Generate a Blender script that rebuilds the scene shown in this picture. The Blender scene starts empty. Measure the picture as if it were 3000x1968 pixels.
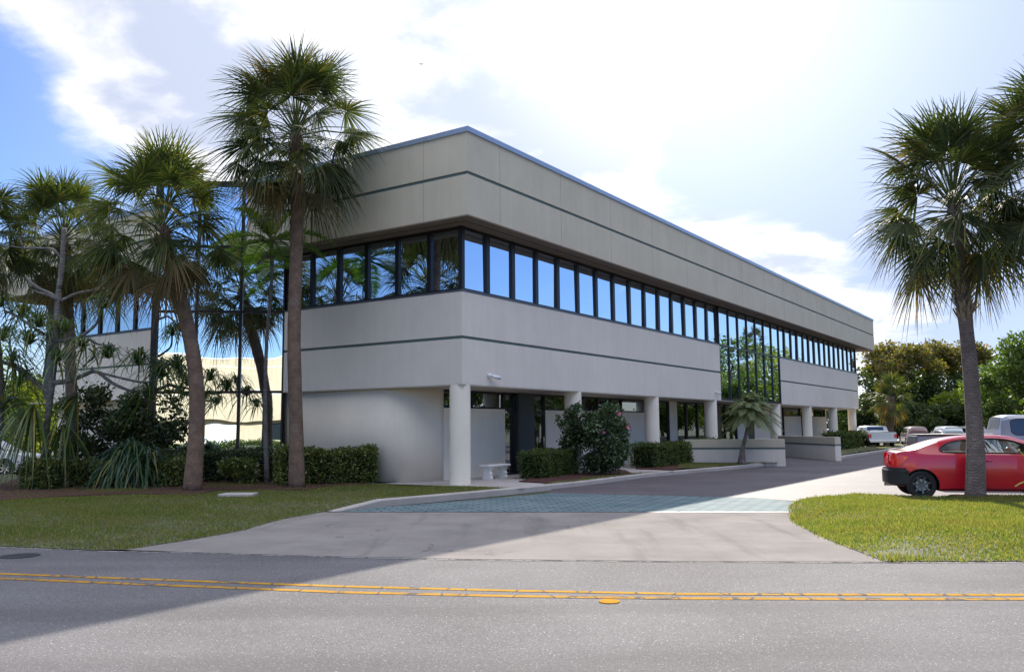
import bpy, math, random
import numpy as np
from mathutils import Vector, Matrix
R=math.radians
# ------------------------------------------------------------------ camera, sky, sun, exposure
S=bpy.context.scene; COL=S.collection
CH=1.63; F=2512.86; PITCH=0.10706; ROLL=-0.00811; KD=0.0045
cam=bpy.data.cameras.new('camera'); cam.sensor_width=36; cam.lens=36*F/3000; cam.clip_start=0.1; cam.clip_end=6000
co=bpy.data.objects.new('camera',cam); COL.objects.link(co); S.camera=co
co.matrix_world=Matrix.Translation((0,0,CH))@Matrix.Rotation(R(90)+PITCH,4,'X')@Matrix.Rotation(ROLL,4,'Z')
SUN_AZ=R(12.5); SUN_EL=R(29.3)
SV=Vector((math.sin(SUN_AZ)*math.cos(SUN_EL),math.cos(SUN_AZ)*math.cos(SUN_EL),math.sin(SUN_EL)))
S.view_settings.view_transform='Standard'; S.view_settings.look='None'; S.view_settings.exposure=1.88; S.view_settings.gamma=1

def ray(x,y):                       # direction of a point of the 3000 px wide photograph (survey only)
    dx,dy=x-1500,y-984; k=1+KD*(dx*dx+dy*dy)/2.25e6; dx*=k; dy*=k
    c,s=math.cos(ROLL),math.sin(ROLL); dx,dy=c*dx+s*dy,-s*dx+c*dy
    a,b=dx/F,-dy/F
    return Vector((a,math.cos(PITCH)-b*math.sin(PITCH),math.sin(PITCH)+b*math.cos(PITCH)))
def G(x,y,z=0):
    r=ray(x,y); t=(z-CH)/r.z; return Vector((r.x*t,r.y*t,z))
def AT(x,y,Y):
    r=ray(x,y); t=Y/r.y; return Vector((r.x*t,Y,CH+r.z*t))

class NT:
    def __init__(s,nt): s.nt=nt; s.N=nt.nodes; s.L=nt.links
    def n(s,t,**k):
        o=s.N.new(t)
        for a,b in k.items(): setattr(o,a,b)
        return o
    def put(s,sock,v):
        if isinstance(v,bpy.types.NodeSocket): s.L.new(v,sock)
        elif v is not None:
            if hasattr(v,'__len__') and len(v)==3 and sock.type=='RGBA': v=(*v,1)
            sock.default_value=v
    def math(s,op,a,b=None,c=None,clamp=False):
        o=s.n('ShaderNodeMath',operation=op,use_clamp=clamp); s.put(o.inputs[0],a)
        if b is not None: s.put(o.inputs[1],b)
        if c is not None: s.put(o.inputs[2],c)
        return o.outputs[0]
    def vm(s,op,a,b=None,out=0):
        o=s.n('ShaderNodeVectorMath',operation=op); s.put(o.inputs[0],a)
        if b is not None:
            if op=='SCALE': s.put(o.inputs['Scale'],b)
            else: s.put(o.inputs[1],b)
        return o.outputs[out]
    def mix(s,f,a,b,bt='MIX'):
        o=s.n('ShaderNodeMix',data_type='RGBA',blend_type=bt); s.put(o.inputs[0],f); s.put(o.inputs[6],a); s.put(o.inputs[7],b); return o.outputs[2]
    def noise(s,v,scale,detail=4,rough=.5,dist=0,out=0):
        o=s.n('ShaderNodeTexNoise'); s.put(o.inputs['Vector'],v); s.put(o.inputs['Scale'],scale); o.inputs['Detail'].default_value=detail
        o.inputs['Roughness'].default_value=rough; o.inputs['Distortion'].default_value=dist; return o.outputs[out]
    def rng(s,v,a,b,c=0,d=1,smooth=True):
        o=s.n('ShaderNodeMapRange'); o.interpolation_type='SMOOTHSTEP' if smooth else 'LINEAR'
        s.put(o.inputs[0],v)
        for i,q in enumerate((a,b,c,d)): s.put(o.inputs[i+1],q)
        return o.outputs[0]

# sky: Nishita plus procedural clouds, all in directions of the world
w=bpy.data.worlds.new('World'); S.world=w; w.use_nodes=True
T=NT(w.node_tree); T.N.clear()
out=T.n('ShaderNodeOutputWorld'); bg=T.n('ShaderNodeBackground'); T.L.new(bg.outputs[0],out.inputs[0])
sky=T.n('ShaderNodeTexSky',sky_type='NISHITA'); sky.sun_disc=False; sky.sun_elevation=SUN_EL; sky.sun_rotation=SUN_AZ
sky.air_density=1.15; sky.dust_density=0.6; sky.ozone_density=2.2; sky.altitude=0
D=T.vm('NORMALIZE',T.n('ShaderNodeTexCoord').outputs['Generated'])
sep=T.n('ShaderNodeSeparateXYZ'); T.L.new(D,sep.inputs[0])
zz=T.math('MAXIMUM',sep.outputs[2],0.0)
P=T.vm('SCALE',D,T.math('DIVIDE',1,T.math('ADD',zz,.16)))
n1=T.noise(P,1.55,9,.56,.25)
n1=T.math('ADD',T.math('MULTIPLY',n1,.72),T.math('MULTIPLY',T.noise(P,5.2,6,.6),.28))
n2=T.noise(T.vm('ADD',P,(3.1,7.7,1.9)),2.6,7,.55,.3)
#  photo px x, y, angular tightness, weight (cloud + / clear -)
BL=[(280,60,30,.28),(20,50,50,.36),(700,180,30,.24),(620,420,60,.22),(1150,250,22,.25),(1650,170,16,.30),(1900,300,18,.34),(1430,380,60,.13),
    (100,420,34,-.62),(220,620,45,-.34),(370,400,150,.24),(205,437,700,.16),(1900,480,70,-.05),
    (2750,100,14,-.46),(2290,700,130,.50),(2120,740,160,.30),(2230,575,110,-.36),(2450,470,45,-.46),(2850,255,900,.12),(2650,930,60,.16),(2900,1010,40,.14),(1750,530,160,.12),(2200,300,110,.30),(2050,480,160,-.12),(2560,860,150,.14),(2900,760,60,-.1),(1920,520,160,-.2),(1550,330,110,-.10)]
bias=None
for x,y,k,wt in BL:
    c=ray(x,y).normalized()
    dt=T.vm('DOT_PRODUCT',D,tuple(c),out=1)
    g=T.math('MULTIPLY',T.math('EXPONENT',T.math('MULTIPLY',T.math('SUBTRACT',dt,1),float(k)*1.6)),wt)
    bias=g if bias is None else T.math('ADD',bias,g)
back=T.math('ADD',T.rng(sep.outputs[1],-.25,.45,-.07,0.0),T.math('MULTIPLY',T.rng(sep.outputs[2],.42,.75,0,.30),T.rng(sep.outputs[1],.1,.5,1,0)))  # overhead cloud cover added out of view to raise ambient light on shaded faces
v=T.math('ADD',T.math('ADD',n1,bias),back)
mask=T.rng(v,.56,.76)
sd=T.vm('DOT_PRODUCT',D,tuple(SV),out=1)
glow=T.math('EXPONENT',T.math('MULTIPLY',T.math('SUBTRACT',sd,1),9.0))
thick=T.rng(v,.62,.98)
shade=T.rng(T.math('ADD',n2,T.math('MULTIPLY',thick,.12)),.50,.68)
shade=T.math('MULTIPLY',shade,T.rng(glow,.98,.70,0.25,1))
ccol=T.mix(shade,(.95,.95,.98),(.54,.60,.76))
cstr=T.math('ADD',T.rng(sep.outputs[1],.0,.6,.80,.31),T.math('MULTIPLY',glow,.12))  # clouds behind the camera boosted as fill for the shaded facades
cloud=T.vm('SCALE',ccol,cstr)
skyc=T.mix(1.0,T.vm('SCALE',sky.outputs[0],.075),(.34,.42,.62),'MULTIPLY')
skyc=T.mix(T.rng(sd,.70,.93,0,.95),skyc,(.150,.184,.270))
skyc=T.vm('ADD',skyc,T.vm('SCALE',(1.0,.95,.90),T.math('MULTIPLY',T.math('EXPONENT',T.math('MULTIPLY',T.math('SUBTRACT',sd,1),30.0)),.17)))
fin=T.mix(mask,skyc,cloud)
T.L.new(fin,bg.inputs[0]); bg.inputs[1].default_value=1.0

sl=bpy.data.lights.new('sun','SUN'); sl.energy=2.15; sl.angle=R(.53); sl.color=(1,.93,.82)
so=bpy.data.objects.new('sun',sl); COL.objects.link(so); so.rotation_euler=SV.to_track_quat('Z','Y').to_euler()

# ------------------------------------------------------------------ helpers
def tag(o,label=None,cat=None,group=None,kind=None):
    if label: o['label']=label
    if cat: o['category']=cat
    if group: o['group']=group
    if kind: o['kind']=kind
    return o
def empty(name,loc=(0,0,0),rz=0,**k):
    o=bpy.data.objects.new(name,None); COL.objects.link(o); o.location=loc; o.rotation_euler=(0,0,rz); o.empty_display_size=.2; return tag(o,**k)
class MB:
    def __init__(s): s.v=[];s.f=[];s.m=[]
    def face(s,pts,m=0):
        i=len(s.v); s.v+= [tuple(p) for p in pts]; s.f.append(tuple(range(i,i+len(pts)))); s.m.append(m)
    def box(s,x0,x1,y0,y1,z0,z1,m=0):
        i=len(s.v)
        s.v+=[(x0,y0,z0),(x1,y0,z0),(x1,y1,z0),(x0,y1,z0),(x0,y0,z1),(x1,y0,z1),(x1,y1,z1),(x0,y1,z1)]
        for q in ((0,3,2,1),(4,5,6,7),(0,1,5,4),(1,2,6,5),(2,3,7,6),(3,0,4,7)): s.f.append(tuple(i+a for a in q)); s.m.append(m)
        return s
    def bar(s,a,b,wd,z0,z1,m=0,off=0):      # upright slab from a to b (plan points), thickness wd to the left of a->b
        a=Vector(a[:2]);b=Vector(b[:2]);d=(b-a).normalized();n=Vector((-d.y,d.x)); a=a+n*off; b=b+n*off
        return s.prism([a,b,b+n*wd,a+n*wd],z0,z1,m)
    def prism(s,poly,z0,z1,m=0,mt=None):
        n=len(poly); i=len(s.v); ar=sum(poly[k][0]*poly[(k+1)%n][1]-poly[(k+1)%n][0]*poly[k][1] for k in range(n))
        if ar<0: poly=poly[::-1]
        s.v+=[(p[0],p[1],z0) for p in poly]+[(p[0],p[1],z1) for p in poly]
        s.f.append(tuple(i+k for k in range(n))[::-1]); s.m.append(m); s.f.append(tuple(i+n+k for k in range(n))); s.m.append(m if mt is None else mt)
        for k in range(n):
            q=(k+1)%n; s.f.append((i+k,i+q,i+n+q,i+n+k)); s.m.append(m)
        return s
    def tube(s,pts,rad,n=8,m=0,cap=True):
        pts=[Vector(p) for p in pts]; 
        if not hasattr(rad,'__len__'): rad=[rad]*len(pts)
        rings=[]; ref=None
        for k,p in enumerate(pts):
            d=(pts[min(k+1,len(pts)-1)]-pts[max(k-1,0)]).normalized()
            if ref is None: ref=d.orthogonal().normalized()
            ref=(ref-d*ref.dot(d)); ref=ref.normalized() if ref.length>1e-6 else d.orthogonal().normalized()
            b=d.cross(ref); i=len(s.v); rings.append(i)
            for a in range(n):
                t=2*math.pi*a/n; s.v.append(tuple(p+(ref*math.cos(t)+b*math.sin(t))*rad[k]))
        for a,b_ in zip(rings,rings[1:]):
            for k in range(n): s.f.append((a+k,a+(k+1)%n,b_+(k+1)%n,b_+k)); s.m.append(m)
        if cap:
            s.f.append(tuple(rings[0]+k for k in range(n))[::-1]); s.m.append(m); s.f.append(tuple(rings[-1]+k for k in range(n))); s.m.append(m)
        return s
    def strip(s,pts,wid,side,m=0):          # ribbon through pts with widths
        i=len(s.v)
        for p,w_ in zip(pts,wid):
            s.v.append(tuple(p-side*w_*.5)); s.v.append(tuple(p+side*w_*.5))
        for k in range(len(pts)-1): s.f.append((i+2*k,i+2*k+1,i+2*k+3,i+2*k+2)); s.m.append(m)
    def ball(s,c,r,nu=10,nv=6,m=0):
        i=len(s.v); r=r if hasattr(r,'__len__') else (r,r,r)
        for a in range(nv+1):
            th=math.pi*a/nv
            for b in range(nu):
                ph=2*math.pi*b/nu; s.v.append((c[0]+r[0]*math.sin(th)*math.cos(ph),c[1]+r[1]*math.sin(th)*math.sin(ph),c[2]+r[2]*math.cos(th)))
        for a in range(nv):
            for b in range(nu): s.f.append((i+a*nu+b,i+(a+1)*nu+b,i+(a+1)*nu+(b+1)%nu,i+a*nu+(b+1)%nu)); s.m.append(m)
    def build(s,name,mats,parent=None,smooth=False,bevel=0):
        me=bpy.data.meshes.new(name); me.from_pydata(s.v,[],s.f); 
        mats=mats if isinstance(mats,(list,tuple)) else [mats]
        for m in mats: me.materials.append(m)
        if len(mats)>1: me.polygons.foreach_set('material_index',s.m)
        if smooth: me.polygons.foreach_set('use_smooth',[True]*len(s.f))
        me.update()
        o=bpy.data.objects.new(name,me); COL.objects.link(o); o.parent=parent
        if bevel:
            b=o.modifiers.new('bevel','BEVEL'); b.width=bevel; b.segments=2; b.limit_method='ANGLE'; b.angle_limit=R(40)
        return o
def npmesh(name,V,faces_n,mat,parent=None,smooth=False,mi=None):   # V: (n*k,3) array of separate polygons with k corners
    me=bpy.data.meshes.new(name); k=faces_n; nf=len(V)//k
    me.vertices.add(len(V)); me.vertices.foreach_set('co',np.asarray(V,dtype=np.float32).ravel())
    me.loops.add(len(V)); me.loops.foreach_set('vertex_index',np.arange(len(V),dtype=np.int32))
    me.polygons.add(nf); me.polygons.foreach_set('loop_start',np.arange(0,len(V),k,dtype=np.int32)); me.polygons.foreach_set('loop_total',np.full(nf,k,dtype=np.int32))
    for m in (mat if isinstance(mat,(list,tuple)) else [mat]): me.materials.append(m)
    if mi is not None: me.polygons.foreach_set('material_index',np.asarray(mi,dtype=np.int32))
    me.update(calc_edges=True)
    o=bpy.data.objects.new(name,me); COL.objects.link(o); o.parent=parent; return o

# ------------------------------------------------------------------ materials
def pm(name,col,rough=.6,metal=0,spec=.5,var=0,vscale=3,bump=0,bscale=40,bdist=.01,fleck=0,fscale=200,col2=None,coat=0,coords='Object',stain=0):
    m=bpy.data.materials.new(name); m.use_nodes=True; t=NT(m.node_tree); b=t.N['Principled BSDF']
    b.inputs['Roughness'].default_value=rough; b.inputs['Metallic'].default_value=metal; b.inputs['Specular IOR Level'].default_value=spec
    if coat: b.inputs['Coat Weight'].default_value=coat; b.inputs['Coat Roughness'].default_value=.04
    tc=t.n('ShaderNodeTexCoord').outputs[coords]; c=None
    if var:
        f=t.noise(tc,vscale,6,.6); c=t.mix(t.rng(f,.3,.7),tuple(a*(1-var) for a in col),tuple(min(1,a*(1+var)) for a in (col2 or col)))
    if fleck:
        f=t.noise(tc,fscale,2,.8); c=t.mix(t.rng(f,.35,.68),t.mix(1,c or col,(1-fleck,)*3,'MULTIPLY'),t.mix(1,c or col,(1+fleck,)*3,'MULTIPLY'))
    if stain:       # vertical weather streaks
        mp=t.n('ShaderNodeMapping'); t.L.new(tc,mp.inputs[0]); mp.inputs['Scale'].default_value=(2.2,2.2,.16)
        f=t.noise(mp.outputs[0],1.6,6,.65); c=t.mix(t.rng(f,.35,.75,0,stain),c or col,tuple(a*.62 for a in col))
    t.put(b.inputs['Base Color'],c if c is not None else col)
    if bump:
        f=t.noise(tc,bscale,5,.6); bp=t.n('ShaderNodeBump'); bp.inputs['Strength'].default_value=bump; bp.inputs['Distance'].default_value=bdist
        t.L.new(f,bp.inputs['Height']); t.L.new(bp.outputs[0],b.inputs['Normal'])
    return m
def leafm(name,c1,c2,trans=.45,rough=.42,c3=None,spec=.4):
    m=bpy.data.materials.new(name); m.use_nodes=True; t=NT(m.node_tree); b=t.N['Principled BSDF']; o=t.N['Material Output']
    r=t.n('ShaderNodeNewGeometry').outputs['Random Per Island']
    cr=t.n('ShaderNodeValToRGB'); t.L.new(r,cr.inputs[0]); e=cr.color_ramp.elements
    e[0].color=(*c1,1); e[1].color=(*c2,1); e[0].position=.1; e[1].position=.9
    if c3: q=e.new(.96); q.color=(*c3,1); e[1].position=.85
    t.L.new(cr.outputs[0],b.inputs['Base Color']); b.inputs['Roughness'].default_value=rough; b.inputs['Specular IOR Level'].default_value=spec
    tr=t.n('ShaderNodeBsdfTranslucent'); t.L.new(t.mix(1,cr.outputs[0],(1.5,1.6,.5),'MULTIPLY'),tr.inputs[0])
    mx=t.n('ShaderNodeMixShader'); mx.inputs[0].default_value=trans; t.L.new(b.outputs[0],mx.inputs[1]); t.L.new(tr.outputs[0],mx.inputs[2]); t.L.new(mx.outputs[0],o.inputs[0])
    return m
M={}
M['fascia']=pm('tan_stucco',(.60,.54,.42),.9,var=.05,vscale=.6,bump=.5,bscale=45,bdist=.012,fleck=.06,fscale=60,stain=.16)
M['joint']=pm('joint_tan',(.27,.245,.19),.9)
M['white']=pm('pale_stucco',(.77,.70,.615),.9,var=.04,vscale=.5,bump=.5,bscale=45,bdist=.012,fleck=.045,fscale=60,stain=.14)
M['cream']=pm('cream_stucco',(.90,.81,.675),.9,var=.04,vscale=.8,bump=.5,bscale=45,bdist=.012,fleck=.045,fscale=60,stain=.1)
M['stripe']=pm('green_grey_stripe',(.10,.145,.14),.7)
M['coping']=pm('blue_grey_metal',(.36,.43,.54),.4,metal=.5,var=.05)
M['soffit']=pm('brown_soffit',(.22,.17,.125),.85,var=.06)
M['soffitw']=pm('cream_soffit',(.55,.49,.40),.85)
M['bronze']=pm('dark_bronze',(.014,.011,.013),.35,metal=.2)
M['sill']=pm('grey_sill',(.11,.11,.13),.4,metal=.4)
M['panel']=pm('dark_green_panel',(.045,.055,.055),.5,bump=.2)
M['roof']=pm('roof_gravel',(.3,.29,.27),.95,fleck=.2,fscale=30)
def glassm(name,col,rough=.0,wave=.35,ws=.8,dark=0):
    m=bpy.data.materials.new(name); m.use_nodes=True; t=NT(m.node_tree); b=t.N['Principled BSDF']
    b.inputs['Metallic'].default_value=1; b.inputs['Roughness'].default_value=rough; b.inputs['Base Color'].default_value=(*col,1)
    tc=t.n('ShaderNodeTexCoord').outputs['Object']; mp=t.n('ShaderNodeMapping'); t.L.new(tc,mp.inputs[0]); mp.inputs['Scale'].default_value=(.55,.55,1)
    f=t.noise(mp.outputs[0],ws,1.5,.4); bp=t.n('ShaderNodeBump'); bp.inputs['Strength'].default_value=wave; bp.inputs['Distance'].default_value=.02
    t.L.new(f,bp.inputs['Height']); t.L.new(bp.outputs[0],b.inputs['Normal']); return m
M['glass']=glassm('mirror_glass',(.62,.75,.90),wave=.42)
M['glassdark']=glassm('dark_mirror_glass',(.30,.32,.33),.0,.3)
def asphalt(name,base,fl=.45,rough=.62,patch=.12):
    m=bpy.data.materials.new(name); m.use_nodes=True; t=NT(m.node_tree); b=t.N['Principled BSDF']
    tc=t.n('ShaderNodeTexCoord').outputs['Object']
    f=t.noise(tc,0.35,5,.6); c=t.mix(t.rng(f,.35,.65),tuple(a*(1-patch) for a in base),tuple(a*(1+patch) for a in base))
    vo=t.n('ShaderNodeTexVoronoi'); t.L.new(tc,vo.inputs['Vector']); vo.inputs['Scale'].default_value=110
    sp=t.n('ShaderNodeSeparateColor'); t.L.new(vo.outputs['Color'],sp.inputs[0])
    c=t.mix(1,c,t.mix(sp.outputs[0],(1-fl,)*3,(1+fl,)*3),'MULTIPLY')
    c=t.mix(t.rng(sp.outputs[1],.975,.985,0,.8),c,(.5,.48,.45))
    mp=t.n('ShaderNodeMapping'); t.L.new(tc,mp.inputs[0]); mp.inputs['Scale'].default_value=(.05,1.1,1); mp.inputs['Rotation'].default_value=(0,0,R(3))
    wv=t.noise(mp.outputs[0],1.0,3,.5); c=t.mix(t.rng(wv,.4,.65,0,.34),c,tuple(a*.62 for a in base))
    t.L.new(c,b.inputs['Base Color']); b.inputs['Roughness'].default_value=rough; b.inputs['Specular IOR Level'].default_value=.12
    h=t.noise(tc,60,3,.7); bp=t.n('ShaderNodeBump'); bp.inputs['Strength'].default_value=.35; bp.inputs['Distance'].default_value=.008
    t.L.new(h,bp.inputs['Height']); t.L.new(bp.outputs[0],b.inputs['Normal']); return m
M['road']=asphalt('road_asphalt',(.158,.150,.148),.30,.9)
M['lot']=asphalt('lot_asphalt',(.125,.11,.115),.35,.7)
def concrete(name,base,crack=.6,cs=.32,rough=.75,tyre=.42):
    m=bpy.data.materials.new(name); m.use_nodes=True; t=NT(m.node_tree); b=t.N['Principled BSDF']
    tc=t.n('ShaderNodeTexCoord').outputs['Object']
    c=t.mix(t.rng(t.noise(tc,.8,7,.65),.3,.7),tuple(a*.86 for a in base),tuple(a*1.1 for a in base))
    c=t.mix(t.rng(t.noise(tc,70,2,.8),.3,.7,0,1),t.mix(1,c,(.86,)*3,'MULTIPLY'),c)
    if tyre:
        mp=t.n('ShaderNodeMapping'); t.L.new(tc,mp.inputs[0]); mp.inputs['Scale'].default_value=(1.3,.12,1); mp.inputs['Rotation'].default_value=(0,0,R(-38))
        c=t.mix(t.rng(t.noise(mp.outputs[0],1.3,4,.6),.52,.72,0,tyre),c,tuple(a*.45 for a in base))
    if crack:
        d=t.vm('ADD',tc,t.vm('SCALE',t.noise(tc,1.3,5,.6,out=1),.9))
        vo=t.n('ShaderNodeTexVoronoi',feature='DISTANCE_TO_EDGE'); t.L.new(d,vo.inputs['Vector']); vo.inputs['Scale'].default_value=cs
        br=t.rng(t.noise(tc,.55,3,.5),.5,.6)
        c=t.mix(t.math('MULTIPLY',t.math('MULTIPLY',t.rng(vo.outputs['Distance'],.0,.006,1,0),br),crack),c,tuple(a*.25 for a in base))
    t.L.new(c,b.inputs['Base Color']); b.inputs['Roughness'].default_value=rough; b.inputs['Specular IOR Level'].default_value=.02
    bp=t.n('ShaderNodeBump'); bp.inputs['Strength'].default_value=.4; bp.inputs['Distance'].default_value=.006
    t.L.new(t.noise(tc,55,4,.65),bp.inputs['Height']); t.L.new(bp.outputs[0],b.inputs['Normal']); return m
M['apron']=concrete('apron_concrete',(.295,.268,.245),rough=1)
M['walk']=concrete('walk_concrete',(.50,.455,.43),.2,.5,tyre=0)
M['kerb']=concrete('kerb_concrete',(.50,.455,.42),.5,1.2,tyre=.0)
M['bench']=pm('white_cast_stone',(.78,.76,.74),.7,bump=.3)
def paver():
    m=bpy.data.materials.new('stamped_pavers'); m.use_nodes=True; t=NT(m.node_tree); b=t.N['Principled BSDF']
    tc=t.n('ShaderNodeTexCoord').outputs['Object']; mp=t.n('ShaderNodeMapping'); t.L.new(tc,mp.inputs[0]); mp.inputs['Rotation'].default_value=(0,0,R(-20))
    br=t.n('ShaderNodeTexBrick'); t.L.new(mp.outputs[0],br.inputs['Vector']); br.inputs['Scale'].default_value=1.15; br.inputs['Mortar Size'].default_value=.03; br.inputs['Mortar Smooth'].default_value=.4
    br.inputs['Color1'].default_value=(.15,.215,.225,1); br.inputs['Color2'].default_value=(.185,.235,.25,1); br.inputs['Mortar'].default_value=(.075,.095,.10,1)
    c=t.mix(t.rng(t.noise(tc,1.1,6,.65),.3,.7),t.mix(1,br.outputs[0],(.75,.8,.85),'MULTIPLY'),t.mix(1,br.outputs[0],(1.15,1.15,1.12),'MULTIPLY'))
    t.L.new(c,b.inputs['Base Color']); b.inputs['Roughness'].default_value=.75; b.inputs['Specular IOR Level'].default_value=.04
    h=t.math('SUBTRACT',t.math('MULTIPLY',t.noise(tc,9,5,.6),.5),br.outputs['Fac']); bp=t.n('ShaderNodeBump'); bp.inputs['Strength'].default_value=.55; bp.inputs['Distance'].default_value=.02
    t.L.new(h,bp.inputs['Height']); t.L.new(bp.outputs[0],b.inputs['Normal']); return m
M['paver']=paver()
def paint(name,col,wear,under):
    m=bpy.data.materials.new(name); m.use_nodes=True; t=NT(m.node_tree); b=t.N['Principled BSDF']
    tc=t.n('ShaderNodeTexCoord').outputs['Object']
    d=t.vm('ADD',tc,t.vm('SCALE',t.noise(tc,5,4,.6,out=1),.12)); mp=t.n('ShaderNodeMapping'); t.L.new(d,mp.inputs[0]); mp.inputs['Scale'].default_value=(1,.25,1)
    vo=t.n('ShaderNodeTexVoronoi',feature='DISTANCE_TO_EDGE'); t.L.new(mp.outputs[0],vo.inputs['Vector']); vo.inputs['Scale'].default_value=2.6
    k=t.rng(vo.outputs['Distance'],.01,.035,1,0); wn=t.rng(t.noise(tc,3.5,6,.75),.62-wear,.72-wear)
    k=t.math('MAXIMUM',k,wn); k=t.math('MAXIMUM',k,t.rng(t.noise(tc,55,2,.8),.62,.72,0,.6))
    c=t.mix(t.rng(t.noise(tc,6,4,.6),.3,.7),tuple(a*.8 for a in col),col); c=t.mix(k,c,under)
    t.L.new(c,b.inputs['Base Color']); b.inputs['Roughness'].default_value=1; b.inputs['Specular IOR Level'].default_value=.02; return m
M['yellow']=paint('yellow_road_paint',(.52,.285,.05),.02,(.15,.13,.11)); M['yellow2']=paint('worn_yellow_road_paint',(.50,.27,.055),.09,(.15,.13,.11))
M['edge']=paint('white_edge_paint',(.42,.40,.37),.14,(.17,.16,.155))
M['button']=pm('yellow_marker',(.5,.24,.03),.95,spec=.02)
M['soil']=pm('lawn_soil',(.12,.12,.065),.95,var=.3,vscale=2.5,fleck=.3,fscale=30,bump=.8,bscale=20,bdist=.03)
M['land']=pm('far_land',(.07,.08,.045),.95,var=.25,vscale=.06)
M['mulch']=pm('red_mulch',(.10,.035,.026),.95,var=.35,vscale=8,fleck=.5,fscale=60,bump=1,bscale=40,bdist=.05)
M['grassA']=leafm('lawn_blades',(.095,.15,.045),(.25,.245,.075),.45,.6,(.36,.29,.15),.1)
M['bark']=pm('palm_bark',(.165,.13,.115),.9,var=.3,vscale=5,bump=1,bscale=14,bdist=.05,col2=(.19,.165,.15))
def patchy(m,sc,c2,amt):
    t=NT(m.node_tree); b=t.N['Principled BSDF']; src=b.inputs['Base Color'].links[0].from_socket
    tc=t.n('ShaderNodeTexCoord').outputs['Object']; f=t.rng(t.noise(tc,sc,5,.65),.42,.66,0,amt); c=t.mix(f,src,c2)
    for l in list(src.links):
        sk=l.to_socket
        if l.to_node!=c.node and sk is not c: t.L.remove(l); t.L.new(c,sk)
    # the mix itself keeps the original colour as its first input
    t.L.new(src,c.node.inputs[6])
patchy(M['grassA'],.9,(.24,.20,.09),.5)
def ringbark(name,base,sc=9):
    m=pm(name,base,.9,var=.28,vscale=4,fleck=.2,fscale=40); t=NT(m.node_tree); b=t.N['Principled BSDF']
    tc=t.n('ShaderNodeTexCoord').outputs['Object']; wv=t.n('ShaderNodeTexWave',bands_direction='Z'); t.L.new(tc,wv.inputs[0]); wv.inputs['Scale'].default_value=sc; wv.inputs['Distortion'].default_value=9; wv.inputs['Detail'].default_value=5; wv.inputs['Detail Scale'].default_value=2.5
    bp=t.n('ShaderNodeBump'); bp.inputs['Strength'].default_value=.5; bp.inputs['Distance'].default_value=.02
    t.L.new(t.math('ADD',wv.outputs[1],t.noise(tc,12,5,.7)),bp.inputs['Height']); t.L.new(bp.outputs[0],b.inputs['Normal'])
    src=b.inputs['Base Color'].links[0].from_socket; k=t.rng(wv.outputs[1],.0,.35,.55,0); pt=t.rng(t.noise(tc,3,6,.7),.56,.66,0,.5); c=t.mix(pt,t.mix(k,src,tuple(q*.4 for q in base)),tuple(min(1,q*1.6) for q in (base[2]*1.1,)*3)); t.L.new(c,b.inputs['Base Color']); return m
M['palmbark']=ringbark('ringed_palm_bark',(.185,.145,.13),5); M['palmbark2']=ringbark('brown_palm_bark',(.21,.14,.10),6)
M['greybark']=ringbark('pale_grey_bark',(.185,.17,.162),3); M['boot']=pm('dry_leaf_boots',(.19,.115,.07),.95,var=.3,vscale=12,bump=1,bscale=30,bdist=.04)
M['bootl']=pm('pale_leaf_boots',(.27,.22,.16),.9,var=.25,vscale=9,bump=.6)
M['sabal']=leafm('sabal_leaf',(.035,.052,.022),(.095,.115,.045),.26,.55,(.17,.14,.06),.25)
M['sabal_b']=leafm('sabal_leaf_light',(.045,.070,.024),(.12,.14,.05),.32,.55,(.20,.16,.06),.25)
M['sabalold']=leafm('sabal_old_leaf',(.10,.085,.035),(.20,.13,.055),.4,.6,(.26,.16,.09))
M['areca']=leafm('feather_palm_leaf',(.06,.12,.022),(.15,.25,.04),.45,.35)
M['arecad']=leafm('dark_feather_palm_leaf',(.035,.06,.02),(.07,.10,.03),.3,.4)
M['phoenix']=leafm('pygmy_date_leaf',(.12,.15,.07),(.21,.25,.12),.3,.4)
M['pand']=leafm('screw_pine_leaf',(.06,.11,.04),(.15,.21,.08),.32,.32,(.30,.24,.05))
M['strap']=leafm('strap_leaf',(.04,.09,.05),(.08,.15,.07),.3,.3,(.25,.22,.05))
M['shrub']=leafm('dark_shrub_leaf',(.035,.055,.025),(.085,.11,.045),.3,.4,(.20,.20,.09))
M['varieg']=leafm('variegated_leaf',(.045,.075,.02),(.17,.19,.05),.3,.38,(.45,.43,.16))
M['hedge']=leafm('clipped_hedge_leaf',(.045,.075,.022),(.10,.14,.035),.35,.42,(.18,.2,.06))
M['hib']=leafm('hibiscus_leaf',(.035,.065,.03),(.085,.13,.055),.25,.25,(.10,.15,.07),.6)
M['stalkg']=pm('green_leaf_stalk',(.11,.13,.05),.9,spec=.05)
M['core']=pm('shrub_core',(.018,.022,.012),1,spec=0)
M['pink']=leafm('pink_petal',(.75,.12,.36),(.8,.25,.45),.3,.5)
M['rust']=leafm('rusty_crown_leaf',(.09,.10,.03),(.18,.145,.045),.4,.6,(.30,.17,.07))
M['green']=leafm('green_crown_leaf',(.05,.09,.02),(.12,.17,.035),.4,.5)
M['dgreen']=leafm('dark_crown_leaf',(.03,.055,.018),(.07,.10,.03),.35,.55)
M['ygreen']=leafm('yellow_green_leaf',(.11,.15,.025),(.22,.25,.04),.5,.5)
M['tbark']=pm('tree_bark',(.11,.085,.065),.95,var=.3,bump=.8,bscale=10,bdist=.05)
M['red']=pm('red_car_paint',(.62,.010,.028),.28,spec=.6,coat=1,fleck=.05,fscale=900)
M['silver']=pm('silver_car_paint',(.24,.245,.29),.4,metal=.4,coat=1); M['whitec']=pm('white_car_paint',(.75,.77,.78),.3,coat=.8)
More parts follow.
